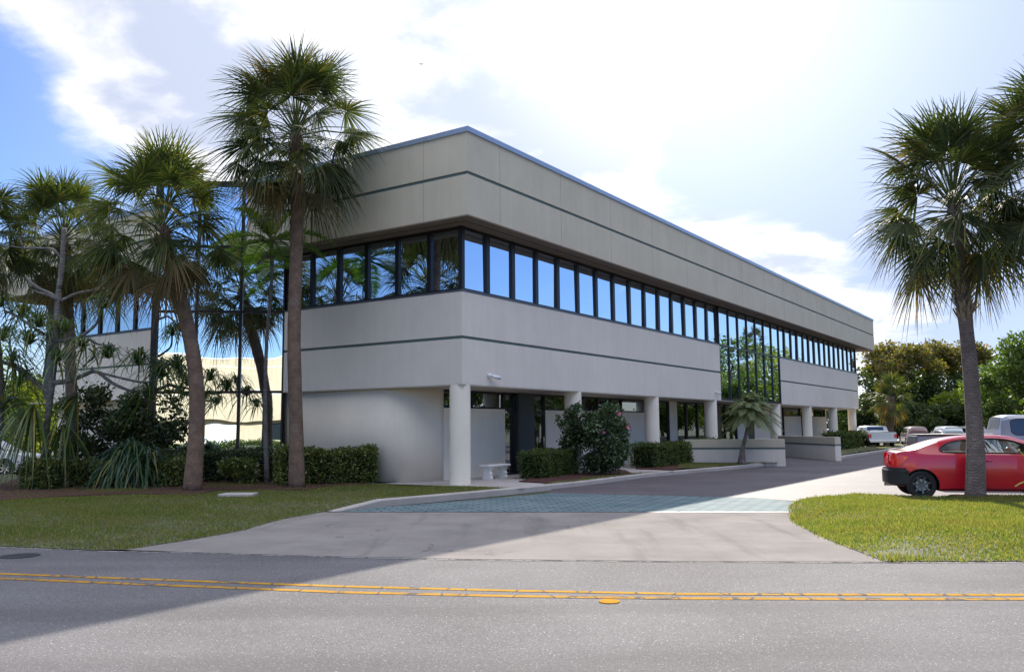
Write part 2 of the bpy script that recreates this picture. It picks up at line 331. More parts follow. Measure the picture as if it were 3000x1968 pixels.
M['maroon']=pm('maroon_car_paint',(.13,.03,.035),.3,coat=.8); M['paleb']=pm('pale_blue_car_paint',(.5,.58,.64),.3,coat=.8)
M['blackp']=pm('black_plastic',(.012,.013,.016),.45,bump=.1,bscale=200); M['rubber']=pm('tyre_rubber',(.014,.014,.015),.75)
M['cabin']=pm('cabin_trim',(.05,.05,.052),.8); M['rim']=pm('dark_alloy',(.16,.16,.165),.3,metal=.9); M['rimedge']=pm('bright_rim',(.6,.6,.62),.25,metal=.9)
M['disc']=pm('brake_disc',(.45,.45,.46),.4,metal=.8); M['chrome']=pm('chrome',(.7,.7,.72),.12,metal=1)
M['tail']=pm('red_lamp_lens',(.75,.012,.008),.12,spec=.8,coat=1); M['lampw']=pm('clear_lamp_lens',(.8,.8,.8),.15)
M['carglass']=pm('tinted_car_glass',(.018,.024,.03),.03,spec=.9,coat=1)
def seethrough():
    m=bpy.data.materials.new('clear_car_glass'); m.use_nodes=True; t=NT(m.node_tree); t.N.clear(); o=t.n('ShaderNodeOutputMaterial')
    a=t.n('ShaderNodeBsdfTransparent'); a.inputs[0].default_value=(.62,.72,.70,1); g=t.n('ShaderNodeBsdfGlossy'); g.inputs['Roughness'].default_value=.02; g.inputs[0].default_value=(.9,.95,.95,1)
    fr=t.n('ShaderNodeFresnel'); fr.inputs[0].default_value=1.6; mx=t.n('ShaderNodeMixShader'); t.L.new(t.math('ADD',fr.outputs[0],.10),mx.inputs[0])
    t.L.new(a.outputs[0],mx.inputs[1]); t.L.new(g.outputs[0],mx.inputs[2]); t.L.new(mx.outputs[0],o.inputs[0]); return m
M['clear']=seethrough()
M['pole']=pm('grey_pole',(.5,.5,.5),.5); M['bcream']=pm('cream_render',(.54,.455,.31),.9,var=.08,vscale=.5,stain=.4); M['shutter']=pm('white_shutter',(.8,.8,.8),.5)
M['iron']=pm('cast_iron',(.05,.047,.045),.6,metal=.6,bump=.5,bscale=60); M['camw']=pm('white_housing',(.8,.8,.82),.4); M['stalk']=pm('dry_yellow_stalk',(.55,.45,.10),.7,var=.2,vscale=20)
M['bird']=pm('gull_feathers',(.12,.12,.13),.8)

# ------------------------------------------------------------------ the ground, road and drive
ZR=-.10
def st(name,mb,m): return tag(mb.build(name,m),kind='structure')
b=MB(); n=64; b.face([(2500*math.cos(2*math.pi*k/n),2500*math.sin(2*math.pi*k/n),ZR-.05) for k in range(n)]); st('ground',b,M['land'])
def sheet(name,pts,z,m,holes=None):
    b=MB(); b.face([(p[0],p[1],z) for p in pts]); o=st(name,b,m); return o
edge=[G(x,y,ZR) for x,y in ((0,1597),(260,1609),(560,1616),(900,1627),(1360,1637),(2000,1643),(2590,1644),(3000,1641))]
edge=[Vector((-60,edge[0].y+ (edge[0].y-edge[2].y)/(edge[0].x-edge[2].x)*(-60-edge[0].x),0))]+edge+[Vector((70,edge[-1].y+.6,0))]
road=[(p.x,p.y) for p in edge]+[(70,-9),(-60,-6)]
sheet('road',road,ZR,M['road'])
# far pavement and verge on the other side, behind the camera
sheet('verge_behind',[(-60,-6.0),(70,-9.0),(70,-60),(-60,-60)],ZR-.01,M['land'])
def edge_y(x):
    for a,c in zip(edge,edge[1:]):
        if a.x<=x<=c.x: return a.y+(c.y-a.y)*(x-a.x)/(c.x-a.x)
    return edge[0].y
# local frame of the office building: u along the long facade, v along the street facade
YAW=0.59127; OX,OY=-1.2355,23.9261; U=Vector((math.sin(YAW),math.cos(YAW),0)); V=Vector((-math.cos(YAW),math.sin(YAW),0))
def W(u,v,z=0): return Vector((OX,OY,0))+U*u+V*v+Vector((0,0,z))
lk=[G(978,1498,ZR)]+[G(x,y,0) for x,y in ((1120,1466),(1250,1455),(1400,1442),(1600,1423),(1700,1407+6),(1900,1388),(2070,1373),(2200,1362),(2270,1355))]
# kerb on the building side
def kerb(name,pts,wd,z1,z0=ZR-.04,taper=True,back=1):
    b=MB(); n=len(pts); L=[];Rr=[]
    for k,p in enumerate(pts):
        d=(pts[min(k+1,n-1)]-pts[max(k-1,0)]); d.z=0; d.normalize(); s=Vector((-d.y,d.x,0))*back; L.append(p.copy()); Rr.append(p+s*wd)
    for k in range(n-1):
        za=ZR+.01 if (taper and k==0) else z1; zb=z1
        a,c,d,e=L[k],L[k+1],Rr[k+1],Rr[k]
        ins=.03
        ax=a+(e-a)*ins/wd; cx=c+(d-c)*ins/wd
        b.face([(a.x,a.y,z0),(c.x,c.y,z0),(c.x,c.y,zb-.03),(a.x,a.y,max(z0,za-.03))][::back])
        b.face([(a.x,a.y,za-.03),(c.x,c.y,zb-.03),(cx.x,cx.y,zb),(ax.x,ax.y,za)][::back])
        b.face([(ax.x,ax.y,za),(cx.x,cx.y,zb),(d.x,d.y,zb),(e.x,e.y,za)][::back])
        b.face([(e.x,e.y,za),(d.x,d.y,zb),(d.x,d.y,z0),(e.x,e.y,z0)][::back])
    return st(name,b,M['kerb']),Rr
_,lkb=kerb('kerb',lk,.17,.035)
# concrete apron
apL=[(370,1609),(560,1580),(700,1556),(830,1520),(950,1499)]; apR=[(2310,1499),(2322,1527),(2380,1560),(2440,1587),(2590,1644)]
ap=[G(x,y,ZR) for x,y in apL]+[G(x,y,ZR) for x,y in apR]+[G(x,y,ZR) for x,y in ((2000,1643),(1360,1637),(900,1627),(560,1616))]
sheet('driveway_apron',ap,ZR+.006,M['apron'])
ej=MB(); a_,c_=G(955,1499.5,ZR),G(2310,1499.5,ZR); ej.face([(a_.x,a_.y-.03,ZR+.012),(c_.x,c_.y-.03,ZR+.012),(c_.x,c_.y+.03,ZR+.012),(a_.x,a_.y+.03,ZR+.012)]); st('expansion_joint',ej,M['panel'])
pv=[G(x,y,ZR) for x,y in ((950,1499),(1010,1496),(1130,1484),(1400,1463),(1600,1446),(1640,1445),(2210,1457),(2345,1470),(2313,1480),(2310,1499))]
sheet('stamped_paving',pv,ZR+.004,M['paver'])
lot=[G(1600,1446,ZR),G(1640,1445,ZR),G(2210,1457,ZR),G(2345,1468,ZR),Vector((9,19.2,0)),Vector((60,19.2,0)),Vector((75,110,0)),Vector((20,110,0)),W(60,8),W(60,3),W(22,3),W(5,0)]
sheet('parking_lot',lot,ZR,M['lot'])
# paved walk between kerb and building
wk=[p for p in lkb[3:]]+[W(22,3.6),W(0.4,3.6),W(0.35,4.6),W(-.4,4.4),G(1107,1419),G(1240,1424),G(1383,1425),G(1530,1430)]
sheet('walkway',wk,.0,M['walk'])
sheet('drop_off_slab',[W(31.5,.6),W(55.5,.6),W(55.5,4),W(31.5,4)],.0,M['walk'])
# kerb of the right hand island
rk=[G(x,y,0) for x,y in ((2311,1490),(2314,1474),(2345,1464),(2400,1458),(2500,1450))]+[Vector((9.3,19.35,0)),Vector((60,19.35,0))]
_,rkb=kerb('kerb_island',rk,.16,.03,back=-1)
rk2=[G(x,y,0) for x,y in ((2440,1341),(2560,1323),(2640,1310))]+[W(56,-2.6),W(58,-1.5)]
kerb('kerb_far',rk2,.17,.05,taper=False)
# lawns: shaped sheets, blades as real geometry
def inside(px,py,poly):
    r=np.zeros(len(px),bool); n=len(poly); j=n-1
    for i in range(n):
        xi,yi=poly[i][0],poly[i][1]; xj,yj=poly[j][0],poly[j][1]
        c=((yi>py)!=(yj>py))&(px<(xj-xi)*(py-yi)/((yj-yi) or 1e-9)+xi); r^=c; j=i
    return r
def mindist(px,py,line):
    d=np.full(len(px),1e9)
    for a,c in zip(line,line[1:]):
        ax,ay,bx,by=a[0],a[1],c[0],c[1]; L=(bx-ax)**2+(by-ay)**2+1e-9; t=np.clip(((px-ax)*(bx-ax)+(py-ay)*(by-ay))/L,0,1)
        d=np.minimum(d,np.hypot(px-ax-t*(bx-ax),py-ay-t*(by-ay)))
    return d
def lawn(name,poly,low,zt,label_,dens,hmin,hmax,rampd=3.0,seed=1,bare=None,step=.5,maxy=99,mat=None):
    poly=[(p[0],p[1]) for p in poly]; P_=np.array(poly)
    def zf(x,y):
        t=np.clip(mindist(x,y,low)/rampd,0,1) if low else np.ones(len(x)); t=t*t*(3-2*t)
        return (ZR+.012)+(zt-ZR-.012)*t+.012*np.sin(x*1.3)*np.cos(y*1.7)*t
    # fill: triangulate by bmesh with inner points through a fine grid clipped by the outline
    import bmesh
    bm=bmesh.new(); 
    vs=[]; n=len(poly)
    for i in range(n):
        a,c=np.array(poly[i]),np.array(poly[(i+1)%n]); k=max(1,int(np.linalg.norm(c-a)/step))
        for q in range(k): vs.append(a+(c-a)*q/k)
    f=bm.faces.new([bm.verts.new((p[0],p[1],0)) for p in vs])
    bmesh.ops.triangulate(bm,faces=[f])
    x0,y0=P_.min(0);x1,y1=P_.max(0)
    for ax,lo,hi in ((0,x0,x1),(1,y0,y1)):
        g=np.arange(lo+step,hi,step if hi-lo<30 else 1.0)
        for q in g:
            co_=[0,0,0]; co_[ax]=q; no=[0,0,0]; no[ax]=1
            bmesh.ops.bisect_plane(bm,geom=bm.verts[:]+bm.edges[:]+bm.faces[:],plane_co=co_,plane_no=no)
    X=np.array([v.co.x for v in bm.verts]);Y=np.array([v.co.y for v in bm.verts]); Z=zf(X,Y)
    for v,z in zip(bm.verts,Z): v.co.z=z
    me=bpy.data.meshes.new(name); bm.to_mesh(me); bm.free(); me.materials.append(M['soil'])
    if me.polygons and me.polygons[0].normal.z<0: me.flip_normals()
    o=bpy.data.objects.new(name,me); COL.objects.link(o); tag(o,kind='structure')
    # blades
    r=np.random.default_rng(seed); ar=(x1-x0)*(y1-y0); N=int(ar*dens); x=r.uniform(x0,x1,N); y=r.uniform(y0,y1,N)
    k=inside(x,y,poly)&(y<maxy); x=x[k];y=y[k]
    if bare is not None:
        p=bare(x,y); k=r.random(len(x))>p; x=x[k];y=y[k]
    z=zf(x,y); N=len(x); x=x+r.normal(0,.035,N); y=y+r.normal(0,.035,N)
    cl=.5+.5*np.sin(x*2.1+np.sin(y*1.3)*2)*np.sin(y*2.7+1.2*np.sin(x*.9)); pt=.5+.5*np.sin(x*.8+2*np.sin(y*.6+seed))*np.sin(y*1.1+1.5*np.sin(x*.5)); cl=(.55+.75*cl*r.random(N))*(.75+.45*pt); kk=r.random(N)<(.62+.38*pt); x,y,z,cl=x[kk],y[kk],z[kk],cl[kk]; N=len(x)
    h=r.uniform(hmin,hmax,N)*cl; a=r.uniform(0,2*np.pi,N); wd=r.uniform(.006,.013,N); ln=r.uniform(.1,.75,N)*h; la=r.uniform(0,2*np.pi,N)
    dx,dy=np.cos(a)*wd,np.sin(a)*wd
    A=np.stack([x-dx,y-dy,z-.005],1);B=np.stack([x+dx,y+dy,z-.005],1)
    Cc=np.stack([x+np.cos(la)*ln,y+np.sin(la)*ln,z+h],1)
    Vv=np.stack([A,B,Cc],1).reshape(-1,3)
    g=npmesh('grass',Vv,3,mat or M['grassA']); tag(g,label_,'grass',kind='stuff'); return g
lawnL=[p for p in edge[1:4]]; lawnL=[edge[0]]+lawnL[:2]+[G(x,y,ZR) for x,y in apL]+lkb[0:5]+[G(1530,1430),G(1383,1425),G(1240,1424),G(1107,1419),W(-.4,4.4),W(.3,4.6),W(.3,8),W(-2.5,12),W(.3,15),W(.3,27),Vector((-60,60,0))]
lawn('lawn',lawnL,[edge[0]]+edge[1:3]+[G(x,y,ZR) for x,y in apL],.0,'green mown lawn in shade left of the driveway under the palms',1150,.03,.075,3.2,3,maxy=30,bare=lambda x,y: np.clip((y-24)*.15+(x<-16)*.5,0,.85))
isl=[G(x,y,ZR) for x,y in ((2311,1499),(2322,1527),(2380,1560),(2440,1587),(2590,1644),(3000,1641))]+[Vector((26,edge_y(26),0)),Vector((26,19.2,0)),Vector((9.3,19.2,0))]+[rkb[4],rkb[3],rkb[2],rkb[1]]
gb=G(2640,1610,-.05)
lawn('lawn_island',isl,[G(x,y,ZR) for x,y in ((2322,1527),(2380,1560),(2440,1587),(2590,1644),(3000,1641))]+[Vector((26,10.6,0))],.045,'bright sunlit lawn island round the palm right of the driveway',2300,.035,.085,2.2,5,
     bare=lambda x,y: np.clip(.95*np.exp(-(((x-gb.x)/.9)**2+((y-gb.y)/.55)**2)),0,.95))
g2=[G(x,y) for x,y in ((1632,1413),(1720,1401),(1860,1388),(1985,1381))]+[lkb[6],lkb[5],lkb[4]]
lawn('grass_strip',g2,None,.03,'narrow grass strip along the kerb in front of the hibiscus',900,.03,.06,1,6)
g3=[G(1985,1376),W(15.3,.3),W(16.8,.75),W(18.3,-3.0)]+[lkb[9],lkb[8],lkb[7]]
lawn('grass_strip',g3,None,.06,'narrow grass strip along the kerb round the small date palm',600,.03,.06,1,7)
g4=[G(x,y) for x,y in ((2442,1337),(2540,1322),(2636,1308),(2640,1300),(2560,1306),(2444,1322))]
lawn('grass_strip',g4,None,.06,'far sunlit grass strip in front of the hedge by the parked pickup',60,.05,.1,1,8)
def bed(name,pts,z=.035,h=None):
    b=MB(); b.prism([(p.x,p.y) for p in pts],-.02,z); return st(name,b,M['mulch'])
bed('mulch_bed',[G(x,y) for x,y in ((1520,1411),(1632,1418),(1720,1404),(1860,1391),(1830,1378),(1640,1384))])
bed('mulch_bed_two',[G(x,y) for x,y in ((1862,1374),(1975,1378),(2060,1365),(2140,1352),(2120,1345),(1880,1366))])
bed('mulch_bed_three',[G(x,y) for x,y in ((-200,1475),(60,1462),(200,1453),(400,1446),(560,1452),(640,1436),(760,1434),(900,1437),(960,1425),(1107,1420))]+[W(.3,5),W(.3,8),W(-2.4,11.5),W(.3,15),W(.3,26),Vector((-19,35,0))],.03)
def ring(name,c,r,h,seed):
    rr=random.Random(seed); b=MB(); k=24
    b.prism([(c[0]+r*(.8+.4*rr.random())*math.cos(2*math.pi*i/k),c[1]+r*(.8+.4*rr.random())*math.sin(2*math.pi*i/k)) for i in range(k)],c[2]-.05,c[2]+h); return st(name,b,M['mulch'])
pF=G(2852,1455,.04); ring('mulch_ring',pF,.55,.03,1)
# road paint
def ribbon(pts,wd):
    b=MB(); n=len(pts)
    for a,c in zip(pts,pts[1:]): b.face([(a.x,a.y-wd/2,ZR+.004),(c.x,c.y-wd/2,ZR+.004),(c.x,c.y+wd/2,ZR+.004),(a.x,a.y+wd/2,ZR+.004)])
    return b
def lineY(P_,z=ZR):
    q=[G(x,y,ZR) for x,y in P_]; s0=(q[1].y-q[0].y)/(q[1].x-q[0].x)
    return [Vector((-40,q[0].y+s0*(-40-q[0].x),0))]+q+[Vector((50,q[-1].y,0))]
st('centre_line',ribbon(lineY(((0,1676),(500,1697),(1000,1716),(1500,1729),(2000,1738),(2500,1739),(3000,1738))),.105),M['yellow'])
st('centre_line_near',ribbon(lineY(((0,1690),(500,1712),(1000,1733),(1500,1745),(2000,1751),(2500,1752),(3000,1750))),.115),M['yellow2'])
st('edge_line',ribbon([Vector((p.x,p.y-.05,0)) for p in edge],.06),M['edge'])
def disc(name,c,r,h,m,n=28,**k):
    b=MB(); b.prism([(c[0]+r*math.cos(2*math.pi*i/n),c[1]+r*math.sin(2*math.pi*i/n)) for i in range(n)],c[2]-.02,c[2]+h); return tag(b.build(name,m),**k)
c=G(1785,1761,ZR); disc('road_marker',c,.105,.01,M['button'],label='round yellow marker on the road just below the double line',cat='road marker')
c=G(65,1625,ZR); disc('manhole_cover',c,.26,.006,M['iron'],label='dark iron manhole cover in the road at the left edge',cat='manhole cover')
b=MB(); c=G(700,1450.5,.0); b.box(c.x-.42,c.x+.42,c.y-.3,c.y+.3,-.03,.06); tag(b.build('utility_cover',M['walk'],bevel=.01),'flat pale concrete utility cover lying in the left lawn','utility cover')

# ------------------------------------------------------------------ the office building (local u, v, z)
B=empty('office_building',(OX,OY,0),math.atan2(U.y,U.x)); tag(B,'two storey pale stucco office building with tan fascia, mirror ribbon windows and round columns','building')
OV=.832; L1=55.42; LW=52.6; VE=24.0; DE=27.0
ZT,ZC,ZG,ZB=10.28,10.13,8.976,7.70; ZH,ZS,ZG2,ZBB=7.62,5.675,4.355,2.925
def ringband(z0,z1,off,th,m,name,vend=None,ue=None,ve=None):
    # closed ring of wall slabs round the plan, outer face at off
    u1=ue if ue else L1-off; v1=ve if ve else DE-off
    b=MB(); b.box(off,u1,off,off+th,z0,z1); b.box(off,off+th,off+th,v1,z0,z1); b.box(u1-th,u1,off+th,v1,z0,z1); b.box(off+th,u1-th,v1-th,v1,z0,z1)
    return b.build(name,m,B)
ringband(ZG,ZC-.002,0,.3,M['fascia'],'fascia'); ringband(ZB,ZG-.095,0,.3,M['fascia'],'fascia')
ringband(ZG-.0945,ZG-.0005,.03,.25,M['stripe'],'fascia_stripe')
ringband(ZC,ZT,-.045,.4,M['coping'],'coping')
for i in range(1,16):
    b=MB(); b.box(3.62*i-2.0,3.62*i-1.988,-.002,.05,ZG+.002,ZC-.01); b.box(3.62*i-2.0,3.62*i-1.988,-.002,.05,ZB+.002,ZG-.1); b.build('panel_joint',M['joint'],B)
for i in range(1,7):
    b=MB(); b.box(-.002,.05,3.62*i-2.0,3.62*i-1.988,ZG+.002,ZC-.01); b.box(-.002,.05,3.62*i-2.0,3.62*i-1.988,ZB+.002,ZG-.1); b.build('panel_joint',M['joint'],B)

b=MB(); b.box(.31,L1-.31,.31,DE-.31,ZC-.5,ZC-.3); b.build('roof',M['roof'],B)
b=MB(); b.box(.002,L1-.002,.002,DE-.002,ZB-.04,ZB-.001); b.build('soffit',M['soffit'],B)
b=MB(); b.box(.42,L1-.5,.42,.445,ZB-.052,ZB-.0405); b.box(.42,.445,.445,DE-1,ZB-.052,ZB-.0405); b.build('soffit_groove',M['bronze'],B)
# upper storey inner core (dark) so nothing shows through joints
b=MB(); b.box(1.7,LW-.5,1.7,DE-1.2,ZBB+.2,ZB-.05); b.build('inner_wall',M['panel'],B)
# spandrel bands
VC=8.52; U1,U2=22.07,32.10
def band(name,fn):
    for z0,z1,m,o in ((ZBB,ZG2-.088,M['white'],0),(ZG2,ZS,M['white'],0)):
        b=MB(); fn(b,z0,z1,0); b.build(name,m,B,bevel=.006)
    b=MB(); fn(b,ZG2-.0875,ZG2-.0005,.028); b.build('band_stripe',M['stripe'],B)
def f1(b,z0,z1,i):
    o=OV+i; b.prism([(o,VC),(o,o),(U1-i,o),(U1-i,OV+.32),(OV+.32,OV+.32),(OV+.32,VC)],z0,z1)
band('spandrel',f1)
band('spandrel',lambda b,z0,z1,i: b.prism([(U2+i,OV+i),(LW-i,OV+i),(LW-i,DE-1),(LW-.32,DE-1),(LW-.32,OV+.32),(U2+i,OV+.32)],z0,z1))
UW=1.2
band('spandrel',lambda b,z0,z1,i: b.prism([(UW+i,13.2),(UW+i,VE-i),(UW+6,VE-i),(UW+6,VE-.32),(UW+.32,VE-.32),(UW+.32,13.2)],z0,z1))
# flashing sill above the bands
b=MB(); b.prism([(OV-.012,VC),(OV-.012,OV-.012),(U1,OV-.012),(U1,OV+.2),(OV+.2,OV+.2),(OV+.2,VC)],ZS+.001,ZS+.06); b.build('sill',M['sill'],B); b=MB(); b.box(U2,LW+.012,OV-.012,OV+.2,ZS+.001,ZS+.06); b.build('sill',M['sill'],B); b=MB(); b.box(UW-.012,UW+.2,13.2,VE+.012,ZS+.001,ZS+.06); b.build('sill',M['sill'],B)
# second storey windows: each bay is a window (frame) with its pane
GI=.07
def window(a,c,z0,z1,mw,normal_in,post=.09,name='window',gm='glass',head=.1,sillh=.06,rec=GI):
    """a,c plan points on the wall line, bay between them; normal_in plan vector pointing inside"""
    a=Vector(a);c=Vector(c);n=Vector(normal_in); d=(c-a).normalized(); L=(c-a).length
    def q(s,t): p=a+d*s+n*t; return (p.x,p.y)
    b=MB()
    b.prism([q(0.002,0),q(mw/2,0),q(mw/2,.14),q(0.002,.14)],z0,z1); b.prism([q(L-mw/2,0),q(L-.002,0),q(L-.002,.14),q(L-mw/2,.14)],z0,z1)
    b.prism([q(mw/2,.01),q(L-mw/2,.01),q(L-mw/2,.14),q(mw/2,.14)],z1-head,z1); b.prism([q(mw/2,.01),q(L-mw/2,.01),q(L-mw/2,.14),q(mw/2,.14)],z0,z0+sillh)
    w_=b.build(name,M['bronze'],B)
    rr=random.Random(int(a.x*131+a.y*17+z0*7)); t1=rr.uniform(-.007,.007); t2=rr.uniform(-.008,.008)
    g=MB(); pts=[(mw/2,z0+sillh),(L-mw/2,z0+sillh),(L-mw/2,z1-head),(mw/2,z1-head)]
    f_=[]
    for k,(s,z) in enumerate(pts):
        off=rec+(t1 if s>L/2 else -t1)+(t2 if z>(z0+z1)/2 else -t2); x,y=q(s,off); f_.append((x,y,z))
    g.face(f_); g.build('pane',M[gm],w_)
    return w_
Z0,Z1=ZS+.06,ZB-.041
us=[OV+(U1-OV)*k/15 for k in range(16)]
for k in range(15):
    a=us[k]+(.11 if k==0 else 0); window((a,OV+.05),(us[k+1],OV+.05),Z0,Z1,.17,(0,1))
us2=[U1+(U2-U1)*k/7 for k in range(8)]; us3=[U2+(LW-U2)*k/15 for k in range(16)]
for k in range(15): window((us3[k],OV+.05),(us3[k+1],OV+.05),Z0,Z1,.17,(0,1))
vs_=[OV,2.15,3.45,4.75,6.0,7.28,VC+.02]
for k in range(6):
    a=vs_[k]+(.11 if k==0 else 0); window((OV+.05,a),(OV+.05,vs_[k+1]),Z0,Z1,.15,(1,0))
b=MB(); b.box(OV+.02,OV+.16,OV+.02,OV+.16,Z0,Z1); b.build('corner_post',M['bronze'],B)
vw=[16.7+1.3*k for k in range(6)]+[VE-.3]
vw=[15.4,16.75,18.09,19.38,20.67,22.02,23.2]
for k in range(6): window((UW+.05,vw[k]),(UW+.05,vw[k+1]),Z0,Z1,.17,(1,0))
b=MB(); b.box(UW+.02,UW+.2,23.2,VE,Z0,Z1); b.box(UW+.02,UW+6,VE-.15,VE,Z0,Z1); b.build('end_post',M['bronze'],B)
# long facade curtain wall
cw=MB()
for k in range(8): cw.box(us2[k]-.035,us2[k]+.035,OV+.0,OV+.14,ZBB+.02,Z1)
cw.box(U1+.035,U2-.035,OV+.01,OV+.14,ZS-.02,ZS+.06); cw.box(U1+.035,U2-.035,OV+.01,OV+.14,ZBB+.02,ZBB+.12); cw.box(U1+.035,U2-.035,OV+.01,OV+.14,Z1-.1,Z1-.001)
cwo=cw.build('curtain_wall',M['bronze'],B)
rr=random.Random(4)
for k in range(7):
    for z0,z1 in ((ZBB+.12,ZS-.02),(ZS+.06,Z1-.1)):
        g=MB(); t1=rr.uniform(-.004,.004); t2=rr.uniform(-.003,.003); a,c=us2[k]+.035,us2[k+1]-.035
        g.face([(a,OV+.06-t1-t2,z0),(c,OV+.06+t1-t2,z0),(c,OV+.06+t1+t2,z1),(a,OV+.06-t1+t2,z1)]); g.build('pane',M['glass'],cwo)
# diagonal glazed bay on the street facade, three bays wide, standing proud of the facade
A_=Vector((OV,VC)); C_=Vector((-2.02,11.9)); dd=(C_-A_).normalized(); nn=Vector((dd.y,-dd.x))   # nn points inside
if nn.x<0: nn=-nn
LB=(C_-A_).length
def dq(s,t): p=A_+dd*s+nn*t; return (p.x,p.y)
zlev=[.12,2.93,5.68,7.95,10.12]
cw=MB()
for k in range(4):
    s=LB*k/3; hw=.05 if k not in (0,3) else .06
    s0=s-hw if k!=0 else s-.0; s1=s+hw if k!=3 else s
    if k==3: s0=s-.22
    cw.prism([dq(s0,0),dq(s1,0),dq(s1,.16),dq(s0,.16)],0,10.26)
for z in zlev:
    for k in range(3):
        cw.prism([dq(LB*k/3+(.05 if k else 0),.012),dq(LB*(k+1)/3-(.05 if k<2 else .22),.012),dq(LB*(k+1)/3-(.05 if k<2 else .22),.15),dq(LB*k/3+(.05 if k else 0),.15)],z-.045 if z>.5 else 0,z+.045 if z<10 else 10.26)
cwo=cw.build('glazed_bay',M['bronze'],B)
M['glassbay']=glassm('bay_mirror_glass',(.80,.90,1.0),0,.42,.75)
for k in range(3):
    for z0,z1 in zip(zlev,zlev[1:]):
        g=MB(); t1=rr.uniform(-.003,.003); s0=LB*k/3+.05; s1=LB*(k+1)/3-(.05 if k<2 else .22)
        f_=[(*dq(s0,.06-t1),z0+.045),(*dq(s1,.06+t1),z0+.045),(*dq(s1,.06+t1),z1-.045),(*dq(s0,.06-t1),z1-.045)]
        g.face(f_); g.build('pane',M['glassbay'],cwo)
# other flank of the bay, its roof
E_=C_+nn*4.6
b=MB(); b.prism([dq(LB-.16,.17),dq(LB,.17),(E_.x,E_.y),(E_.x-dd.x*.16,E_.y-dd.y*.16)],0,10.26); b.build('bay_flank',M['bronze'],B)
b=MB(); b.prism([dq(0.3,.2),dq(LB-.2,.2),(E_.x-dd.x*.2,E_.y-dd.y*.2),(OV+3,VC+.5)],9.6,9.7); b.build('bay_roof',M['roof'],B)
# ground floor
VG=2.85
b=MB(); b.box(OV+.01,LW-.01,OV+.01,DE-1.5,ZBB-.03,ZBB-.001); b.build('lower_soffit',M['soffitw'],B)
def arc(cx,cy,r,a0,a1,n): return [(cx+r*math.cos(R(a0+(a1-a0)*k/n)),cy+r*math.sin(R(a0+(a1-a0)*k/n))) for k in range(n+1)]
UGL=1.0; rad=1.5
pl_=[(UGL,VC)]+arc(UGL+rad,VG+rad,rad,180,270,12)+[(1.76,VG)]
outer=[(UGL,VC+.3),(UGL,VG+rad)]+arc(UGL+rad,VG+rad,rad,180,270,14)[1:]
b=MB(); b.prism(outer+[(UGL+rad,VG+rad+3),(UGL+rad,VC+.3)],0,ZBB-.03); o=b.build('curved_wall',M['cream'],B,smooth=False)
for p in o.data.polygons:
    if abs(p.normal.z)<.1 and len(p.vertices)==4: p.use_smooth=True
def gw(u0,u1,z0,z1,m='cream',v=VG,th=.25,name='wall'):
    b=MB(); b.box(u0,u1,v,v+th,z0,z1); return b.build(name,M[m],B)
def gwin(u0,u1,z0,z1,name='window',mw=.08,gm='glassdark',v=VG): return window((u0,v+.03),(u1,v+.03),z0,z1,mw,(0,1),name=name,gm=gm,head=.07,sillh=.06)
ZW=ZBB-.03; uc=UGL+rad
# clerestory over solid wall, then glazed entries (u0,u1,kind)
gw(uc,5.98,0,2.3); 
for a,c in ((uc,4.1),(4.1,5.98)): gwin(a,c,2.3,ZW)
gwin(5.98,6.72,2.3,ZW); gwin(5.98,6.72,0,2.3)
gw(6.72,7.76,0,ZW,'panel',VG-.1,.3,'dark_pilaster'); 
d_=gwin(7.76,8.72,.02,2.2,'door',.12); gwin(7.76,8.72,2.2,ZW)
b=MB(); b.box(8.5,8.53,VG-.05,VG-.02,.8,1.3); b.build('handle',M['chrome'],d_)
gw(8.72,13.0,0,2.3); gwin(8.72,10.8,2.3,ZW); gwin(10.8,13.0,2.3,ZW)
gwin(13.0,14.2,0,ZW); gwin(14.2,15.2,0,ZW)
gw(15.2,18.2,0,2.3); gwin(15.2,18.2,2.3,ZW)
gwin(18.2,20.35,0,ZW,mw=.14); gw(20.35,21.25,0,ZW)
for a,c in ((21.25,22.6),(22.6,24.1),(24.1,25.3)): gwin(a,c,0,ZW,'door' if a==22.6 else 'window',.12)
gw(25.3,26.3,0,ZW,'panel',name='dark_pilaster'); gwin(26.3,28.2,0,ZW); gwin(28.2,30.1,0,ZW)
gw(30.1,31.9,0,ZW); gw(31.9,33.1,0,ZW,'panel',name='dark_pilaster'); gw(33.1,38.8,0,ZW)
gwin(38.8,39.4,0,ZW); gw(39.4,43.4,0,2.3); gwin(39.4,43.4,2.3,ZW)
gwin(43.4,44.2,0,ZW); gw(44.2,50.25,0,2.3); gwin(44.2,50.25,2.3,ZW)
gw(50.25,50.5,0,ZW); b=MB(); b.box(50.25,50.5,VG+.25,9.5,0,ZW); b.box(2.5,50.25,9.3,9.5,0,ZW); b.build('wall',M['cream'],B)
b=MB(); b.box(UW+.6,UW+1,13.2,VE-1.0,0,ZBB-.03); b.build('wall',M['cream'],B)
# round columns
for uc_ in (1.12,7.82,14.52,21.35,31.75,38.6,45.4,52.15):
    b=MB(); vc_=1.14 if uc_<52 else 1.3
    b.tube([(uc_,vc_,0),(uc_,vc_,ZBB-.001)],.31,32,cap=False); o=b.build('column',M['cream'],B,smooth=True)
b=MB(); b.tube([(UW+.35,VE-.5,0),(UW+.35,VE-.5,ZBB-.03)],.31,24,cap=False); b.build('column',M['cream'],B,smooth=True)
